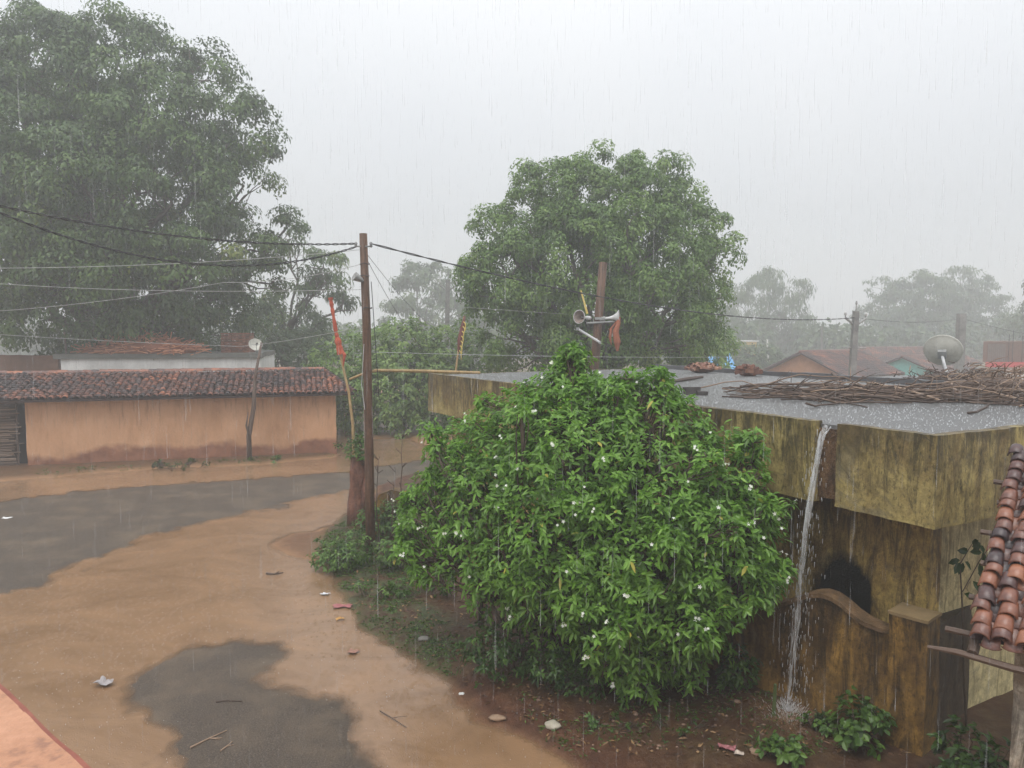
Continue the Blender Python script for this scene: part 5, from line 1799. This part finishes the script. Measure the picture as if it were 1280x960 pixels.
# pebbles
pp_ = scatter(gpoly([(600, 880), (720, 955), (1150, 962), (960, 880), (800, 850)]), 220)
mb = MB()
for p in pp_:
    r = abs(random.gauss(.006, .008)) + .005
    mb.blob(p + [0, 0, r * .3], (r * random.uniform(.8, 1.6), r, r * .7), .25, 1.5, 4, random.random(), random.random() * 20)
o = mb.build('pebbles', M['pebble'], smooth=True); o['kind'] = 'stuff'; tag(o, 'small reddish pebbles strewn on the bank', 'pebbles')


def stone(label, px, py, r, mat, sq=(1.3, 1, .6)):
    q = GP(px, py)
    m_ = MB(); m_.blob(q + Z3 * r * .3, (r * sq[0], r * sq[1], r * sq[2]), .28, 1.4, 10, .5, px)
    return tag(recentre(m_.build('stone', mat, smooth=True), q), label, 'stone', 'stones on the bank')


pale = flat('pale_stone', (.42, .38, .30), .7); tan = flat('tan_stone', (.30, .2, .13), .7); dark = flat('dark_stone', (.07, .06, .06), .7)
stone('pale rounded stone on the red bank near the water edge', 692, 909, .068, pale)
stone('flat tan stone at the muddy shoreline left of the pale one', 622, 899, .062, tan, (1.6, .9, .5))
stone('brown stone at the lower right of the bank before the splash', 948, 942, .06, tan)
stone('dark lump of stone in the shallow water by the shore', 505, 928, .05, dark, (1.2, 1, .5))
stone('small white stone under the left edge of the shrub', 577, 868, .026, flat('white_stone', (.6, .6, .58), .6))
stone('grey stone on the moss near the orange wrapper', 530, 800, .06, flat('grey_stone', (.2, .19, .17), .7), (1.5, 1, .5))


def scrap(name, label, px, py, L_, W_, col, cat='litter', crump=.02):
    q = GP(px, py); q[2] = max(q[2], .006)
    nx, ny = 9, 6
    a = random.uniform(-.6, .6)
    pts = []
    for j in range(ny):
        for i in range(nx):
            x, y = (i / (nx - 1) - .5) * L_, (j / (ny - 1) - .5) * W_
            x *= 1 + .45 * noise3(np.array([y * 19 + px, i * .9, py])); y *= 1 + .6 * noise3(np.array([x * 17 + py, j * .9, px]))
            z = .012 + crump * (noise3(np.array([x * 22 + px, y * 22, 3.0])) + 1) * .6
            pts.append(q + [x * math.cos(a) - y * math.sin(a), x * math.sin(a) + y * math.cos(a), z])
    fs = [(j * nx + i, j * nx + i + 1, (j + 1) * nx + i + 1, (j + 1) * nx + i) for j in range(ny - 1) for i in range(nx - 1)]
    m_ = MB(); m_.add(pts, fs); m_.add(np.array(pts) - [0, 0, .004], [f[::-1] for f in fs])
    return tag(recentre(m_.build(name, flat(name + '_skin', col, .4)), q), label, cat)


scrap('plastic_bag', 'clear whitish plastic bag lying in the muddy flood water', 131, 863, .16, .12, (.36, .33, .33), 'litter', .06)
scrap('wrapper', 'pinkish red wrapper at the mossy water edge', 427, 763, .26, .14, (.36, .12, .12))
scrap('wrapper', 'small orange yellow wrapper below the pinkish one', 425, 780, .13, .06, (.50, .26, .07))
scrap('wrapper', 'white paper scrap at the edge of the moss left of the pinkish wrapper', 407, 748, .12, .08, (.68, .68, .70))
scrap('wrapper', 'brown crumpled wrapper in the shallow water on the right of the road', 441, 822, .13, .10, (.34, .17, .12))
scrap('wrapper', 'tiny white scrap on the far wet road at the left edge', 8, 652, .22, .12, (.75, .75, .74))
scrap('wrapper', 'pale paper scrap on the red soil beside the splash', 922, 944, .10, .07, (.6, .5, .42))
scrap('rag', 'faded pink rag half buried in the red soil', 908, 938, .14, .1, (.36, .14, .15), 'rag', .04)


def twig(label, pts_px, r, tint, n=1):
    pts = [GP(a, b) for a, b in pts_px]
    pts = [np.array([p[0], p[1], max(p[2], .012) + r]) for p in pts]
    m_ = MB(); m_.tube(pts, np.linspace(r, r * .5, len(pts)), 6, tint)
    mid = pts[len(pts) // 2]
    d = pts[-1] - pts[0]
    for j in range(n):
        e = mid + d * random.uniform(.1, .3) + np.array([-d[1], d[0], .02]) * random.uniform(-.5, .5)
        m_.tube([mid, e], [r * .6, r * .3], 5, tint)
    return tag(recentre(m_.build('twig', M['wood']), pts[0]), label, 'twig')


twig('dark twig floating in the muddy water near the weeds', [(333, 723), (343, 724), (354, 722)], .02, .15)
twig('pale straw twig lying on the bare asphalt patch in front', [(238, 944), (262, 932), (284, 922)], .010, .95, 2)
twig('second pale straw lying right of the first on the asphalt', [(276, 948), (284, 942), (291, 936)], .009, 1.0)
twig('dark thin twig lying across the middle of the asphalt patch', [(270, 886), (285, 884), (303, 885)], .010, .1)
twig('thin brown twig sticking out of the flood near the shore', [(475, 897), (490, 906), (508, 918)], .008, .4)

# ================================================================== RAIN
def rain_mesh(n, ymin, ymax, r, L0_, L1_):
    m_ = MB()
    u = rng.random(n)
    Y = (ymin ** 2 + (ymax ** 2 - ymin ** 2) * u) ** .5
    X = rng.uniform(-.8, .8, n) * Y
    Z = CAMZ + rng.uniform(-.62, .58, n) * Y
    ok = Z > .15
    # none inside the shelter of the flat roof
    X, Y, Z = X[ok], Y[ok], Z[ok]
    L_ = rng.uniform(L0_, L1_, len(X)); rr = r * rng.uniform(.6, 1.3, len(X))
    c = np.stack([X, Y, Z], -1)
    ring = []
    a = np.arange(4) * math.pi / 2
    parts = [c + np.stack([0 * L_, 0 * L_, L_ * .62], -1)]
    for f in (0.0,):
        for q in a:
            parts.append(c + np.stack([rr * math.cos(q), rr * math.sin(q), 0 * L_ - L_ * .22], -1))
    parts.append(c - np.stack([0 * L_ + .0, 0 * L_, L_ * .38], -1))
    V = np.stack(parts, 1).reshape(-1, 3)
    F = []
    for q in range(4):
        F += [(0, 1 + q, 1 + (q + 1) % 4), (5, 1 + (q + 1) % 4, 1 + q)]
    F = (np.array(F)[None] + (np.arange(len(c)) * 6)[:, None, None]).reshape(-1, 3)
    m_.add(V, F)
    return m_


m_ = rain_mesh(20000, 3.5, 28, .0014, .12, .34)
m2_ = rain_mesh(60, 1.2, 3.2, .0008, .06, .12)
m3_ = rain_mesh(46, 2.6, 8.0, .006, .22, .42)
m_.add(np.concatenate(m2_.v), m2_.f[0])
m_.add(np.concatenate(m3_.v), m3_.f[0], .2)
o = m_.build('rain', M['rain']); o['kind'] = 'stuff'; tag(o, 'heavy falling rain drops filling the air', 'rain')
# splash crowns on roof and flood water
m_ = MB()
n = 9000
a, b = rng.random(n) * (Lf - .3) + .15, rng.random(n) * (Wd - .4) + .2
rp = C0g + a[:, None] * e1 + b[:, None] * e2 + np.array([0, 0, zr - .002])
n2 = 2600
yy = rng.uniform(6.5, 22, n2); xx = rng.uniform(-.75, .12, n2) * yy
hh = H(xx, yy)
gpn = np.stack([xx, yy, np.full(n2, .004)], -1)[hh < .0]
allp = np.concatenate([rp, gpn])
on_roof = np.arange(len(allp)) < n
r = np.where(on_roof, rng.uniform(.004, .010, len(allp)), rng.uniform(.002, .0055, len(allp))); hgt = np.where(on_roof, rng.uniform(.008, .022, len(allp)), rng.uniform(.006, .016, len(allp)))
V = np.stack([allp + np.stack([r * math.cos(q), r * math.sin(q), 0 * r], -1) for q in (0, 2.1, 4.2)] + [allp + np.stack([0 * r, 0 * r, hgt], -1)], 1).reshape(-1, 3)
F = (np.array([(0, 1, 3), (1, 2, 3), (2, 0, 3)])[None] + (np.arange(len(allp)) * 4)[:, None, None]).reshape(-1, 3)
m_.add(V, F)
o = m_.build('rain_splashes', M['splash']); o['kind'] = 'stuff'; tag(o, 'tiny splashes of rain drops on the roof and flood water', 'splashes')

# ================================================================== HAZE, SKY, LIGHT
t = NT('rain_haze')
pv = t.n('ShaderNodeVolumePrincipled')
pv.inputs['Color'].default_value = (.95, .97, .98, 1)
pv.inputs['Density'].default_value = .0050
pv.inputs['Anisotropy'].default_value = .2
t.l(pv.outputs[0], t.out.inputs['Volume'])
t.m.volume_intersection_method = 'FAST' if hasattr(t.m, 'volume_intersection_method') else None
mb = MB()
mb.box((0, 152.5, 12), (524, 365, 26.4))
hz = mb.build('haze', t.m); hz['kind'] = 'stuff'; tag(hz, 'grey rain mist hanging over the whole village', 'haze')

w = bpy.data.worlds.new('World'); scene.world = w
w.use_nodes = True
nt = w.node_tree; nt.nodes.clear()
SUN_EL, SUN_AZ = R(62), R(200)
sky = nt.nodes.new('ShaderNodeTexSky'); sky.sky_type = 'NISHITA'; sky.sun_disc = False
sky.sun_elevation = SUN_EL; sky.sun_rotation = SUN_AZ
sky.dust_density = 4; sky.air_density = 1
bg = nt.nodes.new('ShaderNodeBackground'); bg.inputs[1].default_value = .1
mixn = nt.nodes.new('ShaderNodeMix'); mixn.data_type = 'RGBA'; mixn.inputs[0].default_value = .88
tc = nt.nodes.new('ShaderNodeTexCoord')
nz = nt.nodes.new('ShaderNodeTexNoise'); nz.inputs['Scale'].default_value = 1.6; nz.inputs['Detail'].default_value = 3
rp_ = nt.nodes.new('ShaderNodeValToRGB')
rp_.color_ramp.elements[0].position = .3; rp_.color_ramp.elements[0].color = (.86, .89, .93, 1)
rp_.color_ramp.elements[1].position = .7; rp_.color_ramp.elements[1].color = (.97, .985, 1, 1)
sc_ = nt.nodes.new('ShaderNodeVectorMath'); sc_.operation = 'SCALE'; sc_.inputs['Scale'].default_value = 9.2
out = nt.nodes.new('ShaderNodeOutputWorld')
L = nt.links.new
# an overcast dome is brighter overhead than at its rim
sx = nt.nodes.new('ShaderNodeSeparateXYZ'); L(tc.outputs['Generated'], sx.inputs[0])
mr = nt.nodes.new('ShaderNodeMapRange'); mr.inputs[1].default_value = .15; mr.inputs[2].default_value = 1
mr.inputs[3].default_value = 6.9; mr.inputs[4].default_value = 15.0
L(sx.outputs[2], mr.inputs[0]); L(mr.outputs[0], sc_.inputs['Scale'])
L(tc.outputs['Generated'], nz.inputs['Vector']); L(nz.outputs['Fac'], rp_.inputs[0]); L(rp_.outputs[0], sc_.inputs[0])
L(sky.outputs[0], mixn.inputs[6]); L(sc_.outputs[0], mixn.inputs[7])
L(mixn.outputs[2], bg.inputs[0]); L(bg.outputs[0], out.inputs[0])

sd_ = bpy.data.lights.new('sun', 'SUN'); sd_.energy = 1.3; sd_.angle = R(40); sd_.color = (1, .97, .93)
so = bpy.data.objects.new('sun', sd_); COL.objects.link(so)
dirv = Vector((math.sin(SUN_AZ) * math.cos(SUN_EL), math.cos(SUN_AZ) * math.cos(SUN_EL), math.sin(SUN_EL)))
so.rotation_euler = dirv.to_track_quat('Z', 'Y').to_euler()
so.location = (0, -5, 60)

vs = scene.view_settings
scene.display_settings.display_device = 'sRGB'
vs.view_transform = 'Standard'; vs.look = 'None'; vs.gamma = 1; vs.exposure = 0.36; vs.use_curve_mapping = False
cy = scene.cycles
cy.use_denoising = True
try: cy.denoiser = 'OPENIMAGEDENOISE'
except Exception: pass
cy.max_bounces = 6; cy.diffuse_bounces = 3; cy.glossy_bounces = 2; cy.transmission_bounces = 3
cy.transparent_max_bounces = 24; cy.volume_bounces = 1
cy.sample_clamp_indirect = 6
cy.use_adaptive_sampling = True; cy.adaptive_threshold = .02
